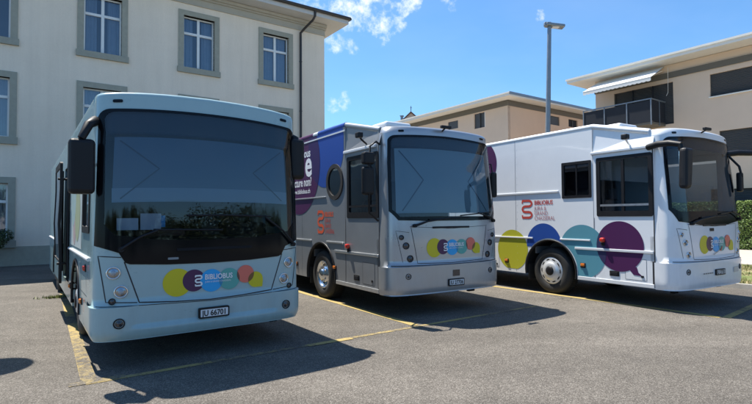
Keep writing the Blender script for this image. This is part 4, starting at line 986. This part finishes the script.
# ================================================================== ground plan (grid: n = to the right along the bus fronts, m = away)
LA = .6183; GN = Vector((math.cos(LA), math.sin(LA), 0)); GM = Vector((-math.sin(LA), math.cos(LA), 0))
def G(a, d, z=0): return GN*a+GM*d+Vector((0, 0, z))
def gquad(mb, a0, a1, d0, d1, z, m): mb.poly([G(a0, d0, z), G(a1, d0, z), G(a1, d1, z), G(a0, d1, z)], m)
KA = 13.24   # kerb line
mb = MB(); gquad(mb, -900, 900, -900, 900, -.012, ROOFG); tag(mb.build('ground'), kind='structure')
mb = MB(); gquad(mb, -70, KA, -60, 90, 0, ASPH); tag(mb.build('parking_lot'), kind='structure')
# kerb stones in lengths
mb = MB(); d = -14.0
while d < 40:
    L_ = 1.0; p = [G(KA, d+.006, 0), G(KA+.14, d+.006, 0), G(KA+.14, d+L_-.006, 0), G(KA, d+L_-.006, 0)]
    h = .11+random.uniform(-.006, .006)
    q = [G(KA+.012, d+.006, h), G(KA+.14, d+.006, h), G(KA+.14, d+L_-.006, h), G(KA+.012, d+L_-.006, h)]
    mb.add([tuple(v-Vector((0, 0, .01))) for v in p]+[tuple(v) for v in q], [(0, 3, 2, 1), (4, 5, 6, 7), (0, 1, 5, 4), (1, 2, 6, 5), (2, 3, 7, 6), (3, 0, 4, 7)], KERB); d += L_
tag(mb.build('kerb'), kind='structure')
mb = MB(); gquad(mb, KA+.14, 18.75, -60, 60, .085, SOIL); tag(mb.build('verge_soil'), kind='structure')
mb = MB(); mb.add([G(18.75, -60, .1), G(30, -60, .1), G(30, 60, .1), G(18.75, 60, .1), G(18.75, -60, 0), G(18.75, 60, 0)], [(0, 1, 2, 3), (4, 0, 3, 5)], PATHM)
tag(mb.build('path'), kind='structure')
# verge grass
mb = MB(); rg = random.Random(3)
cnt = 0
while cnt < 17000:
    a = rg.uniform(KA+.18, 18.6); d = rg.uniform(-1.5, 9.5)
    if noise.noise(Vector((a*.9, d*.9, 2))) < rg.uniform(-.35, .25): continue
    b = G(a, d, .085); h = rg.uniform(.03, .09); t = rg.uniform(0, 6.28); w = rg.uniform(.006, .012); lx, ly = math.cos(t), math.sin(t)
    mb.add([(b.x-lx*w, b.y-ly*w, b.z), (b.x+lx*w, b.y+ly*w, b.z), (b.x+rg.uniform(-.04, .04), b.y+rg.uniform(-.04, .04), b.z+h)], [(0, 1, 2)], GRASSM); cnt += 1
tag(mb.build('grass'), 'patchy dry green and straw coloured grass on the verge', 'grass', kind='stuff')

# yellow bay lines
def line(mb, A, B, w, z=.004, paint=.0):
    A = Vector((A[0], A[1], 0)); B = Vector((B[0], B[1], 0)); d = (B-A).normalized(); s_ = Vector((-d.y, d.x, 0))*w/2
    mb.poly([(A+s_)+Vector((0, 0, z)), (A-s_)+Vector((0, 0, z)), (B-s_)+Vector((0, 0, z)), (B+s_)+Vector((0, 0, z))], YLINE); return paint
mb = MB(); pv = []
pv.append(line(mb, (-2.98, 5.09), (3.0, 9.30), .09, .004, .20))
pv.append(line(mb, (-3.04, 5.24), (-8.9, 13.9), .14, .005, .20))
pv.append(line(mb, (.60, 7.70), (-5.3, 16.6), .13, .005, .48))
pv.append(line(mb, (5.64, 8.14), (-.4, 16.2), .15, .005, .60))
pv.append(line(mb, (5.70, 8.10), (8.2, 10.2), .12, .006, .25))
pv.append(line(mb, (-3.12, 5.03), (-2.7, 5.33), .12, .006, .12))
pv.append(line(mb, (-2.97, 5.14), (-3.5, 5.92), .13, .0065, .12))
pv.append(line(mb, (-.9, 6.52), (-.35, 6.90), .10, .007, .3))
o = mb.build('road_markings'); tag(o, kind='structure')
at = o.data.attributes.new('paint', 'FLOAT', 'FACE'); at.data.foreach_set('value', pv)

# ================================================================== left building
P0 = Vector((-12.77, 18.24, 0))
hb = empty('house', P0+GN*2, LA, label='cream plastered house with stone framed windows and black downpipe behind the pale blue bus', cat='house')
def H(mb, name, parent=hb, **k): return mb.build(name, parent, (2, 0, 0), **k)
FL = lambda s, z, o=0: (s, -o, z)
S0, S1 = -16.0, 12.43; ZE = 11.95
cols = [-13.0-.0, -9.35, -5.65, -2.25, 1.40, 5.17, 8.84]; cols = [c for c in cols]
rows_ = [(.92, 3.00, .66), (4.68, 6.86, 4.42), (8.30, 10.60, 8.06)]   # glass z0,z1, sill bottom
holes = []; wins = []
for c in cols:
    for z0, z1, zs in rows_:
        x0, x1 = c+.22, c+1.56; holes.append([(x0, z0), (x1, z0), (x1, z1), (x0, z1)]); wins.append((x0, x1, z0, z1, zs))
mb = MB(); patch(mb, STUCCO, [(S0, .70), (S1, .70), (S1, ZE), (S0, ZE)], FL, holes=[h for h in holes], thick=.28, smooth=False)
mb.add([(S1, 0, .7), (S1, 14, .7), (S1, 14, ZE), (S1, 0, ZE)], [(0, 1, 2, 3)], STUCCO); mb.add([(S0, 14, .7), (S0, 0, .7), (S0, 0, ZE), (S0, 14, ZE)], [(0, 1, 2, 3)], STUCCO)
mb.add([(S1, 14, .0), (S0, 14, .0), (S0, 14, ZE), (S1, 14, ZE)], [(0, 1, 2, 3)], STUCCO)
H(mb, 'wall')
mb = MB(); mb.box(S0-.03, S1+.03, -.04, 13.9, 0, .70, STONE); H(mb, 'plinth')
mb = MB(); mb.box(S0+.3, S1-.3, 1.4, 1.45, .7, ZE-.3, GREYIN)
for z in (3.7, 7.5): mb.box(S0+.3, S1-.3, .30, 1.4, z, z+.1, GREYIN)
H(mb, 'interior_wall')
for x0, x1, z0, z1, zs in wins:
    if x1 < -4 and False: continue
    mb = MB()
    mb.box(x0-.22, x0, -.05, .26, z0, z1+.22, STONE); mb.box(x1, x1+.22, -.05, .26, z0, z1+.22, STONE); mb.box(x0, x1, -.048, .26, z1, z1+.22, STONE)
    mb.box(x0-.26, x1+.26, -.10, .26, zs, z0, STONE)
    w = H(mb, 'window')
    mb = MB(); y = .17; t = .06; xm = (x0+x1)/2; zt = z0+(z1-z0)*.68
    mb.box(x0, x0+t, y, y+.06, z0, z1, SASH); mb.box(x1-t, x1, y, y+.06, z0, z1, SASH); mb.box(x0+t, x1-t, y, y+.06, z0, z0+t, SASH); mb.box(x0+t, x1-t, y, y+.06, z1-t, z1, SASH)
    mb.box(xm-.055, xm+.055, y-.012, y+.06, z0+t, z1-t, SASH); mb.box(x0+t, xm-.055, y-.02, y+.06, zt-.05, zt+.05, SASH); mb.box(xm+.055, x1-t, y-.02, y+.06, zt-.05, zt+.05, SASH)
    s_ = H(mb, 'sash', w)
    mb = MB(); mb.poly([(x0+.03, y+.03, z0+.03), (x1-.03, y+.03, z0+.03), (x1-.03, y+.03, z1-.03), (x0+.03, y+.03, z1-.03)], PANE_G); H(mb, 'pane', w)
    if not (x0 < -1.5 and z0 > 8):
        gap = random.choice((0, 0, .12, .3)); fq = random.uniform(34, 52)
        mb = MB(); nseg = 40
        for h0, h1 in ((0, .5-gap/2), (.5+gap/2, 1)):
            vv = []
            for k in range(nseg+1):
                u = h0+(h1-h0)*k/nseg; xx = x0+.04+(x1-x0-.08)*u; yy = .36+.03*math.sin(u*fq+x0)+.014*math.sin(u*fq*2.3)
                vv += [(xx, yy, z0), (xx, yy, z1)]
            mb.add(vv, [(2*k, 2*k+2, 2*k+3, 2*k+1) for k in range(nseg)], CURT, True)
        H(mb, 'curtain', w)
# cornice and eaves
mb = MB(); mb.box(S0-.02, S1+.02, -.06, 0, 11.12, 11.17, CORN); mb.box(S0-.02, S1+.02, -.03, 0, 11.17, 11.42, CORN); mb.box(S0-.02, S1+.02, -.10, 0, 11.42, 11.50, CORN); mb.box(S0-.02, S1+.05, -.20, 0, 11.50, 11.64, CORN)
mb.box(S1+.0, S1+.06, 0, 14, 11.12, 11.17, CORN); mb.box(S1, S1+.10, 0, 14, 11.42, 11.6, CORN)
H(mb, 'cornice')
EO = .92
mb = MB(); mb.box(S0-EO, S1+EO, -EO, 14+EO, 11.66, 11.70, SOFFIT); mb.box(S0-EO, S1+EO, -EO, -EO+.03, 11.70, 11.96, SOFFIT); mb.box(S1+EO-.03, S1+EO, -EO+.03, 14, 11.70, 11.96, SOFFIT); H(mb, 'eaves')
mb = MB(); RH = 15.6; E1 = EO+.06
A, B, C, D = (S0-E1, -E1, 11.97), (S1+E1, -E1, 11.97), (S1+E1, 14+E1, 11.97), (S0-E1, 14+E1, 11.97); r0, r1 = (S0+7, 7, RH), (S1-7, 7, RH)
mb.add([A, B, C, D, r0, r1], [(0, 1, 5, 4), (1, 2, 5), (2, 3, 4, 5), (3, 0, 4)], TILE)
# rows of tiles along the slope facing us
nx = 95
for row in range(16):
    f0, f1 = row/17, (row+1.25)/17
    for sgn in (0,):
        xa, xb = A[0]+(r0[0]-A[0])*f0, B[0]+(r1[0]-B[0])*f0
        y0_, y1_ = -E1+(7+E1)*f0, -E1+(7+E1)*f1; z0_, z1_ = 11.97+(RH-11.97)*f0, 11.97+(RH-11.97)*f1
        k = 0; xx = xa
        while xx < xb:
            xc = lambda q: min(max(q, A[0]+(r0[0]-A[0])*f1), B[0]+(r1[0]-B[0])*f1); dz = .018+random.uniform(0, .012); mb.add([(xx, y0_, z0_+dz), (xx+.27, y0_, z0_+dz+random.uniform(-.01, .01)), (xc(xx+.27), y1_, z1_+.01), (xc(xx), y1_, z1_+.01), (xx, y0_, z0_-.005), (xx+.27, y0_, z0_-.005)], [(0, 1, 2, 3), (4, 5, 1, 0)], TILE); xx += .285
# tiles of the right hip
for row in range(16):
    f0, f1 = row/17, (row+1.25)/17
    ya, yb = -E1+(7+E1)*f0, 14+E1-(7+E1)*f0; x0_, x1_ = S1+E1-(7+E1)*f0, S1+E1-(7+E1)*f1; z0_, z1_ = 11.97+(RH-11.97)*f0, 11.97+(RH-11.97)*f1
    yy = ya
    while yy < yb:
        yc_ = lambda q: min(max(q, -E1+(7+E1)*f1), 14+E1-(7+E1)*f1); dz = .018+random.uniform(0, .012); mb.add([(x0_, yy, z0_+dz), (x0_, yy+.27, z0_+dz), (x1_, yc_(yy+.27), z1_+.01), (x1_, yc_(yy), z1_+.01), (x0_, yy, z0_-.005), (x0_, yy+.27, z0_-.005)], [(0, 1, 2, 3), (4, 5, 1, 0)], TILE); yy += .285
H(mb, 'roof')
mb = MB(); mb.tube([(S0-EO, -EO-.07, 11.93), (S1+EO+.05, -EO-.07, 11.93)], .085, GUTTER, 10); mb.tube([(S1+EO+.07, -EO-.07, 11.93), (S1+EO+.07, 14, 11.93)], .085, GUTTER, 10); H(mb, 'gutter')
mb = MB(); mb.tube([(11.38, -EO-.05, 11.90), (11.38, -EO-.02, 11.62), (11.33, -.80, 11.45), (11.1, -.32, 11.12), (11.0, -.13, 10.95), (11.0, -.13, 10.6), (11.0, -.13, .2)], .06, GUTTER, 10)
for z in (2, 4.5, 7, 9.5): mb.tube([(11.0, -.13, z-.02), (11.0, -.13, z+.02)], .075, GUTTER, 10)
H(mb, 'downpipe')

# ================================================================== far buildings (built in grid coordinates)
def GB(mb, name, parent, base): return mb.build(name, parent, base)
def gbox(mb, a0, a1, d0, d1, z0, z1, m): mb.box(a0, a1, d0, d1, z0, z1, m)
base = (30, 12, 0)
ab = empty('apartment_building', G(*base[:2], 0), LA, label='beige apartment building at the right edge with a white awning over a dark balcony', cat='building')
mb = MB()
WL = lambda d_, z, o=0: (28-o, d_, z)     # facade a = 28, faces -a
ops = [[(12.03, 6.55), (15.25, 6.55), (15.25, 8.78), (12.03, 8.78)], [(7.0, 7.60), (10.30, 7.60), (10.30, 8.74), (7.0, 8.74)], [(4.0, 4.62), (9.95, 4.62), (9.95, 5.83), (4.0, 5.83)], [(3.0, .4), (10.4, .4), (10.4, 2.95), (3.0, 2.95)], [(-1.5, 7.6), (2.0, 7.6), (2.0, 8.74), (-1.5, 8.74)]]
patch(mb, BWALL, [(-14, 0), (16.4, 0), (16.4, 9.0), (-14, 9.0)], WL, holes=[o[::-1] for o in ops], thick=.3, flip=True, smooth=False)
mb.add([(28, 16.4, 0), (46, 16.4, 0), (46, 16.4, 9.75), (28, 16.4, 9.75)], [(0, 1, 2, 3)], BWALL)
mb.add([(28, -14, 0), (46, -14, 0), (46, -14, 9.75), (28, -14, 9.75)], [(3, 2, 1, 0)], BWALL)
GB(mb, 'wall', ab, base)
mb = MB(); gbox(mb, 27.93, 28.3, -14, 16.43, 9.0, 9.30, FRIEZE); gbox(mb, 28.0, 28.3, -14, 16.4, 9.30, 9.72, BWALL); GB(mb, 'frieze', ab, base)
mb = MB(); mb.prism([(26.9, -15.5, 9.74), (26.9, -15.5, 9.98), (37, -15.5, 10.9), (47, -15.5, 9.98), (47, -15.5, 9.74)], (0, 33.1, 0), WHITEC)
GB(mb, 'roof', ab, base)
mb = MB(); gbox(mb, 26.84, 26.9, -15.5, 17.65, 9.90, 10.0, WHITEC); gbox(mb, 26.9, 47, 17.60, 17.66, 9.92, 10.0, WHITEC); GB(mb, 'gutter', ab, base)
for i, o in enumerate(ops):
    mb = MB(); d0, d1, z0, z1 = o[0][0], o[1][0], o[0][1], o[2][1]
    n = int((z1-z0)/.06)
    gbox(mb, 28.10, 28.14, d0, d1, z0, z1, SHUT)
    for k in range(n): mb.prism([(28.10, d0, z0+k*.06+.005), (28.075, d0, z0+k*.06+.03), (28.10, d0, z0+k*.06+.055)], (0, d1-d0, 0), SHUT)
    if i == 0:
        for dd in (13.1, 14.2): gbox(mb, 28.05, 28.08, dd-.03, dd+.03, z0, z1, BALC)
    nm = GB(mb, 'shutter', ab, base)
    if i in (1, 2, 4): mb = MB(); gbox(mb, 27.92, 28.1, d0-.05, d1+.05, z0-.06, z0, WHITEC); GB(mb, 'window_sill', ab, base)
# balcony
mb = MB(); gbox(mb, 26.55, 28, 12.45, 16.3, 6.45, 6.62, FRIEZE); bal = GB(mb, 'balcony', ab, base)
mb = MB(); A0 = 26.55
for k in range(3):
    d0 = 12.5+k*1.27; gbox(mb, A0-.02, A0+.01, d0+.04, d0+1.23, 6.56, 7.68, BALC)
gbox(mb, A0+.05, 27.95, 12.45, 12.48, 6.56, 7.68, BALC)
for k in range(4): gbox(mb, A0-.05, A0, 12.46+k*1.27, 12.52+k*1.27, 6.4, 7.8, STEEL)
gbox(mb, A0-.05, A0+.01, 12.44, 16.34, 7.74, 7.80, STEEL); gbox(mb, A0+.01, 28, 12.42, 12.47, 7.72, 7.78, STEEL); gbox(mb, 27.3, 27.34, 12.42, 12.47, 6.4, 7.72, STEEL)
GB(mb, 'railing', bal, base)
# awning
mb = MB(); d0, d1 = 12.38, 16.05
mb.add([(27.9, d0, 9.68), (27.9, d1+.05, 9.68), (26.35, d1+.15, 8.86), (26.35, d0, 8.86)], [(0, 1, 2, 3)], AWN)
mb.add([(27.9, d0, 9.66), (27.9, d1+.05, 9.66), (26.35, d1+.15, 8.84), (26.35, d0, 8.84)], [(3, 2, 1, 0)], AWN)
n = 16
for k in range(n):
    e0 = d0+(d1+.15-d0)*k/n; e1 = d0+(d1+.15-d0)*(k+1)/n; em = (e0+e1)/2
    mb.add([(26.34, e0, 8.85), (26.34, e1, 8.85), (26.34, e1, 8.68), (26.34, e1-.06, 8.655), (26.34, em, 8.645), (26.34, e0+.06, 8.655), (26.34, e0, 8.68)], [tuple(range(7))], AWN)
mb.tube([(26.36, d0, 8.86), (26.36, d1+.15, 8.86)], .03, WHITEC, 8); aw = GB(mb, 'awning', ab, base)
mb = MB()
for dd in (d0+.15, d1-.1): mb.tube([(27.9, dd, 9.45), (27.2, dd+.3*(1 if dd < 14 else -1), 9.1), (26.4, dd, 8.84)], .03, WHITEC, 6)
mb.tube([(27.85, 12.2, 9.55), (27.8, 12.2, 8.2), (27.6, 12.2, 8.0)], .012, WHITEC, 6)
GB(mb, 'awning_arm', aw, base)

base2 = (38, 30, 0)
pb = empty('apartment_building', G(*base2[:2], 0), LA, label='low grey and peach apartment building with a flat white roof beyond the silver bus', cat='building')
mb = MB(); WA = lambda d_, z, o=0: (28-o, d_, z)
o1 = [(25.18, 8.38), (26.29, 8.38), (26.29, 9.52), (25.18, 9.52)]; o2 = [(28.02, 8.73), (29.16, 8.73), (29.16, 9.36), (28.02, 9.36)]
patch(mb, BWALL, [(23.05, 0), (42, 0), (42, 9.75), (23.05, 9.75)], WA, holes=[o1[::-1], o2[::-1]], thick=.25, flip=True, smooth=False); GB(mb, 'wall', pb, base2)
mb = MB(); WD = lambda a_, z, o=0: (a_, 23.05-o, z)
p1 = [(32.76, 8.75), (34.19, 8.75), (34.19, 9.45), (32.76, 9.45)]; p2 = [(35.38, 8.82), (36.64, 8.82), (36.64, 9.44), (35.38, 9.44)]
patch(mb, PWALL, [(28.003, 0), (48, 0), (48, 9.75), (28.003, 9.75)], WD, holes=[p1, p2], thick=.25, smooth=False); GB(mb, 'wall', pb, base2, )
mb = MB(); gbox(mb, 27.96, 28.2, 23.0, 42, 9.60, 9.98, FRIEZE); gbox(mb, 28.2, 48, 23.0, 23.2, 9.60, 9.98, FRIEZE); GB(mb, 'frieze', pb, base2)
mb = MB(); gbox(mb, 27.0, 49, 22.09, 43, 10.0, 10.22, WHITEC); GB(mb, 'roof', pb, base2)
mb = MB(); gbox(mb, 26.95, 27.0, 22.04, 43, 10.16, 10.25, WHITEC); gbox(mb, 27.0, 49, 22.04, 22.09, 10.10, 10.27, STEEL); GB(mb, 'gutter', pb, base2)
mb = MB(); gbox(mb, 28.1, 28.14, 25.1, 26.4, 8.3, 9.6, SHUT); gbox(mb, 28.0, 28.1, 25.70, 25.77, 8.38, 9.52, SHUT); gbox(mb, 28.02, 28.08, 25.18, 25.25, 8.38, 9.52, SASH); GB(mb, 'window', pb, base2)
mb = MB(); gbox(mb, 28.06, 28.1, 28.02, 29.16, 8.7, 9.4, SHUT); GB(mb, 'window', pb, base2)
mb = MB(); gbox(mb, 32.7, 34.25, 23.13, 23.18, 8.7, 9.5, SHUT); GB(mb, 'window', pb, base2)
mb = MB(); gbox(mb, 35.3, 36.7, 23.16, 23.2, 8.75, 9.5, BALC); gbox(mb, 35.98, 36.04, 23.10, 23.15, 8.82, 9.44, SHUT); GB(mb, 'window', pb, base2)
# vent mast on its roof
mb = MB(); p = G(30.0, 24.5, 0)
mb.tube([(p.x, p.y, 10.2), (p.x, p.y, 11.1)], .04, STEEL, 6); mb.tube([(p.x-.22, p.y, 10.75), (p.x+.22, p.y, 10.75)], .03, STEEL, 6); mb.rbox(p.x-.10, p.x+.10, p.y-.1, p.y+.1, 10.9, 11.15, STEEL, .03); mb.rbox(p.x-.4, p.x+.5, p.y-.3, p.y+.3, 10.2, 10.36, STEEL, .03)
o = mb.build('roof_mast', None, (p.x, p.y, 10.2)); o.location = (p.x, p.y, 10.2); tag(o, 'small grey vent mast on the flat roof of the peach building', 'mast')
# chapel gable with finial far behind
c = ray(411, 112); D_ = 70; cp = Vector((c.x/c.y*D_, D_, 0)); zt = lambda py: CAM_H+ray(411, py).z/ray(411, py).y*D_
ch = empty('chapel', (cp.x, cp.y, 0), -.15, label='far gabled roof with a finial and chimney showing just over the silver bus', cat='building')
mb = MB(); z_a = zt(112); z_e = z_a-1.5
mb.prism([(-1.5, 0, 0), (1.5, 0, 0), (1.5, 0, z_e), (0, 0, z_a-.12), (-1.5, 0, z_e)], (0, 6, 0), CHAPW); mb.build('wall', ch)
mb = MB(); mb.prism([(-1.75, -.2, z_e-.2), (0, -.2, z_a-.1), (1.75, -.2, z_e-.2), (1.75, -.2, z_e-.05), (0, -.2, z_a+.08), (-1.75, -.2, z_e-.05)], (0, 6.4, 0), TILE); mb.build('roof', ch)
mb = MB(); mb.tube([(0, 0, z_a-.1), (0, 0, z_a+.85)], .045, GUTTER, 6); mb.tube([(-.14, 0, z_a+.6), (.14, 0, z_a+.6)], .03, GUTTER, 6); mb.build('finial', ch)
mb = MB(); mb.box(-1.55, -1.2, .5, .85, z_e-.5, z_a-.45, STEEL); mb.box(-1.65, -1.1, .4, .95, z_a-.45, z_a-.35, STEEL); mb.build('chimney', ch)

# ================================================================== street lamp
sl = empty('street_lamp', (7.75, 22.0, 0), 0, label='tall grey street lamp standing behind the white bus', cat='street lamp')
mb = MB(); mb.tube([(0, 0, 0), (-.05, 0, 1), (-.02, 0, 5.5), (.12, 0, 10.05), (.13, 0, 10.25)], [.13, .12, .11, .09, .085], STEEL, 12); mb.build('pole', sl)
mb = MB(); mb.rbox(-.05, .78, -.2, .2, 10.18, 10.31, STEEL, .04, 3, xf=lambda v: Vector((v.x, v.y, v.z-.06*(v.x-.1)+(.05 if v.x < .3 else -.0)))); mb.rbox(-.12, .2, -.1, .1, 10.22, 10.42, STEEL, .05, 2); hd = mb.build('lamp_head', sl)
mb = MB(); mb.rbox(.25, .62, -.12, .12, 10.165, 10.20, RAILW, .01); mb.build('lamp_lens', hd)

# ================================================================== round-headed lamp just left of the frame whose shadow falls at the left edge
tp = empty('street_lamp', (-6.04, 6.95, 0), 0, label='round headed lamp post outside the left edge casting the round shadow there', cat='street lamp')
mb = MB(); mb.tube([(0, 0, 0), (0, 0, 4.5)], [.05, .035], STEEL, 12); mb.build('pole', tp)
mb = MB(); mb.lathe([(0, 4.62), (.2, 4.60), (.40, 4.54), (.42, 4.50), (.40, 4.47), (0, 4.46)], STEEL, (0, 0, 0), 'z', 32, flip=True); mb.build('lamp_head', tp)

# ================================================================== plants
def leaves(mb, n, fn, m, s0, s1, rg):
    for _ in range(n):
        p, nrm = fn(rg)
        nrm = (nrm+Vector((rg.uniform(-1, 1), rg.uniform(-1, 1), rg.uniform(-.6, 1)))*.8).normalized()
        t = nrm.cross(Vector((rg.uniform(-1, 1), rg.uniform(-1, 1), rg.uniform(-1, 1)))).normalized(); b = nrm.cross(t); s = rg.uniform(s0, s1)
        mb.add([p-t*s, p-b*s*.45+nrm*s*.15, p+t*s, p+b*s*.45+nrm*s*.15], [(0, 1, 2, 3)], m)
rg = random.Random(11)
mb = MB(); hA, hB = 26.35, 27.35; HZ = 2.25
def hf(rg):
    d = rg.uniform(4.5, 12) if rg.random() < .8 else rg.uniform(-6, 16); q = rg.random()
    w = .10*noise.noise(Vector((d*1.2, 0, 1)))
    if q < .7:
        z = rg.uniform(.12, HZ); return G(hA+w+.12*noise.noise(Vector((d*2, z*2, 3)))+rg.uniform(0, .12), d, z), -GN
    return G(rg.uniform(hA, hB), d, HZ+w*.6+rg.uniform(-.08, .07)), Vector((0, 0, 1))
leaves(mb, 15000, hf, LEAF, .03, .06, rg)
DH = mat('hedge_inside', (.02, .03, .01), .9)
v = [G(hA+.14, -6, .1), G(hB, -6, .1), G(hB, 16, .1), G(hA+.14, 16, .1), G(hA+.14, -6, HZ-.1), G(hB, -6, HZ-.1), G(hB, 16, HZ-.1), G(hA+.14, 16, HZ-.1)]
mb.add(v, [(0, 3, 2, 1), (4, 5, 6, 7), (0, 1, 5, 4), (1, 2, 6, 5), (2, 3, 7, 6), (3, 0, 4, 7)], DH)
bo = G(26.8, 5, .1); o = mb.build('hedge', None, bo); o.location = bo; tag(o, 'clipped green hedge behind the path at the right edge', 'hedge')

def bush(name, c, r, h, label, n=2600, seed=1, lm=LEAF):
    rg = random.Random(seed); mb = MB()
    cl = [(Vector((rg.uniform(-.5, .5)*r, rg.uniform(-.5, .5)*r, rg.uniform(.3, .8)*h)), rg.uniform(.35, .55)*r) for _ in range(8)]
    def f(rg):
        cc, rr = rg.choice(cl); dvec = Vector((rg.gauss(0, 1), rg.gauss(0, 1), rg.gauss(0, 1))).normalized(); return cc+dvec*rr*rg.uniform(.6, 1.05), dvec
    leaves(mb, n, f, lm, .025, .055, rg)
    root = empty(name, c, 0, label=label, cat='plant'); mb.build('crown', root)
    mb = MB()
    for k in range(5): a = k*1.25; mb.tube([(0, 0, 0), (.12*r*math.cos(a), .12*r*math.sin(a), h*.3), (.4*r*math.cos(a), .4*r*math.sin(a), h*.65)], [.03, .02, .01], BARK, 6)
    mb.build('stem', root)
bush('shrub', P0+GN*(-1.0)-GM*.8+Vector((0, 0, 0)), .62, 1.6, 'dark green shrub against the house wall at the left edge', seed=4, lm=LEAFD)
# weeds by the bay line beside the blue bus
mb = MB(); rg = random.Random(9)
for _ in range(420):
    a = rg.gauss(0, .22); b = rg.gauss(0, .07); p = Vector((-6.75, 10.75, 0))+GN*(a)+GM*b; t = rg.uniform(0, 6.28); h = rg.uniform(.02, .07)
    mb.add([p+Vector((math.cos(t)*.012, math.sin(t)*.012, 0)), p-Vector((math.cos(t)*.012, math.sin(t)*.012, 0)), p+Vector((rg.uniform(-.06, .06), rg.uniform(-.06, .06), h))], [(0, 1, 2)], WEED)
tag(mb.build('weeds'), 'small tuft of yellow green weeds by the bay line beside the pale blue bus', 'weeds', kind='stuff')

# unseen trees added behind the camera to darken the windscreen reflections
def tree(c, h, r, label, seed):
    rg = random.Random(seed); mb = MB()
    cl = []
    for k in range(26):
        a = rg.uniform(0, 6.28); q = rg.uniform(0, .75)*r; cl.append((Vector((q*math.cos(a), q*math.sin(a), rg.uniform(.22, .84)*h)), rg.uniform(.25, .40)*r))
    def f(rg):
        cc, rr = rg.choice(cl); d = Vector((rg.gauss(0, 1), rg.gauss(0, 1), rg.gauss(0, 1))).normalized(); return cc+d*rr*rg.uniform(.5, 1.08), d
    leaves(mb, 6500, f, LEAFD, .10, .19, rg)
    root = empty('tree', c, 0, label=label, cat='tree', group='trees added for windscreen reflections'); mb.build('crown', root)
    mb = MB(); mb.tube([(0, 0, 0), (.05, 0, h*.25), (.1, .05, h*.5)], [.22, .17, .1], BARK, 10)
    for cc, rr in cl[:7]: mb.tube([(.05, 0, h*.28), cc*.6+Vector((0, 0, h*.18)), cc], [.09, .06, .03], BARK, 6)
    mb.build('trunk', root)
for k in range(13):
    rr_ = random.Random(50+k)
    tree(G(-30+k*5.2, -34+rr_.uniform(-1.5, 1.5), 0), rr_.uniform(5.2, 6.6), rr_.uniform(3.8, 4.6), 'unseen leafy tree added behind the camera to darken the windscreen reflections', 20+k)
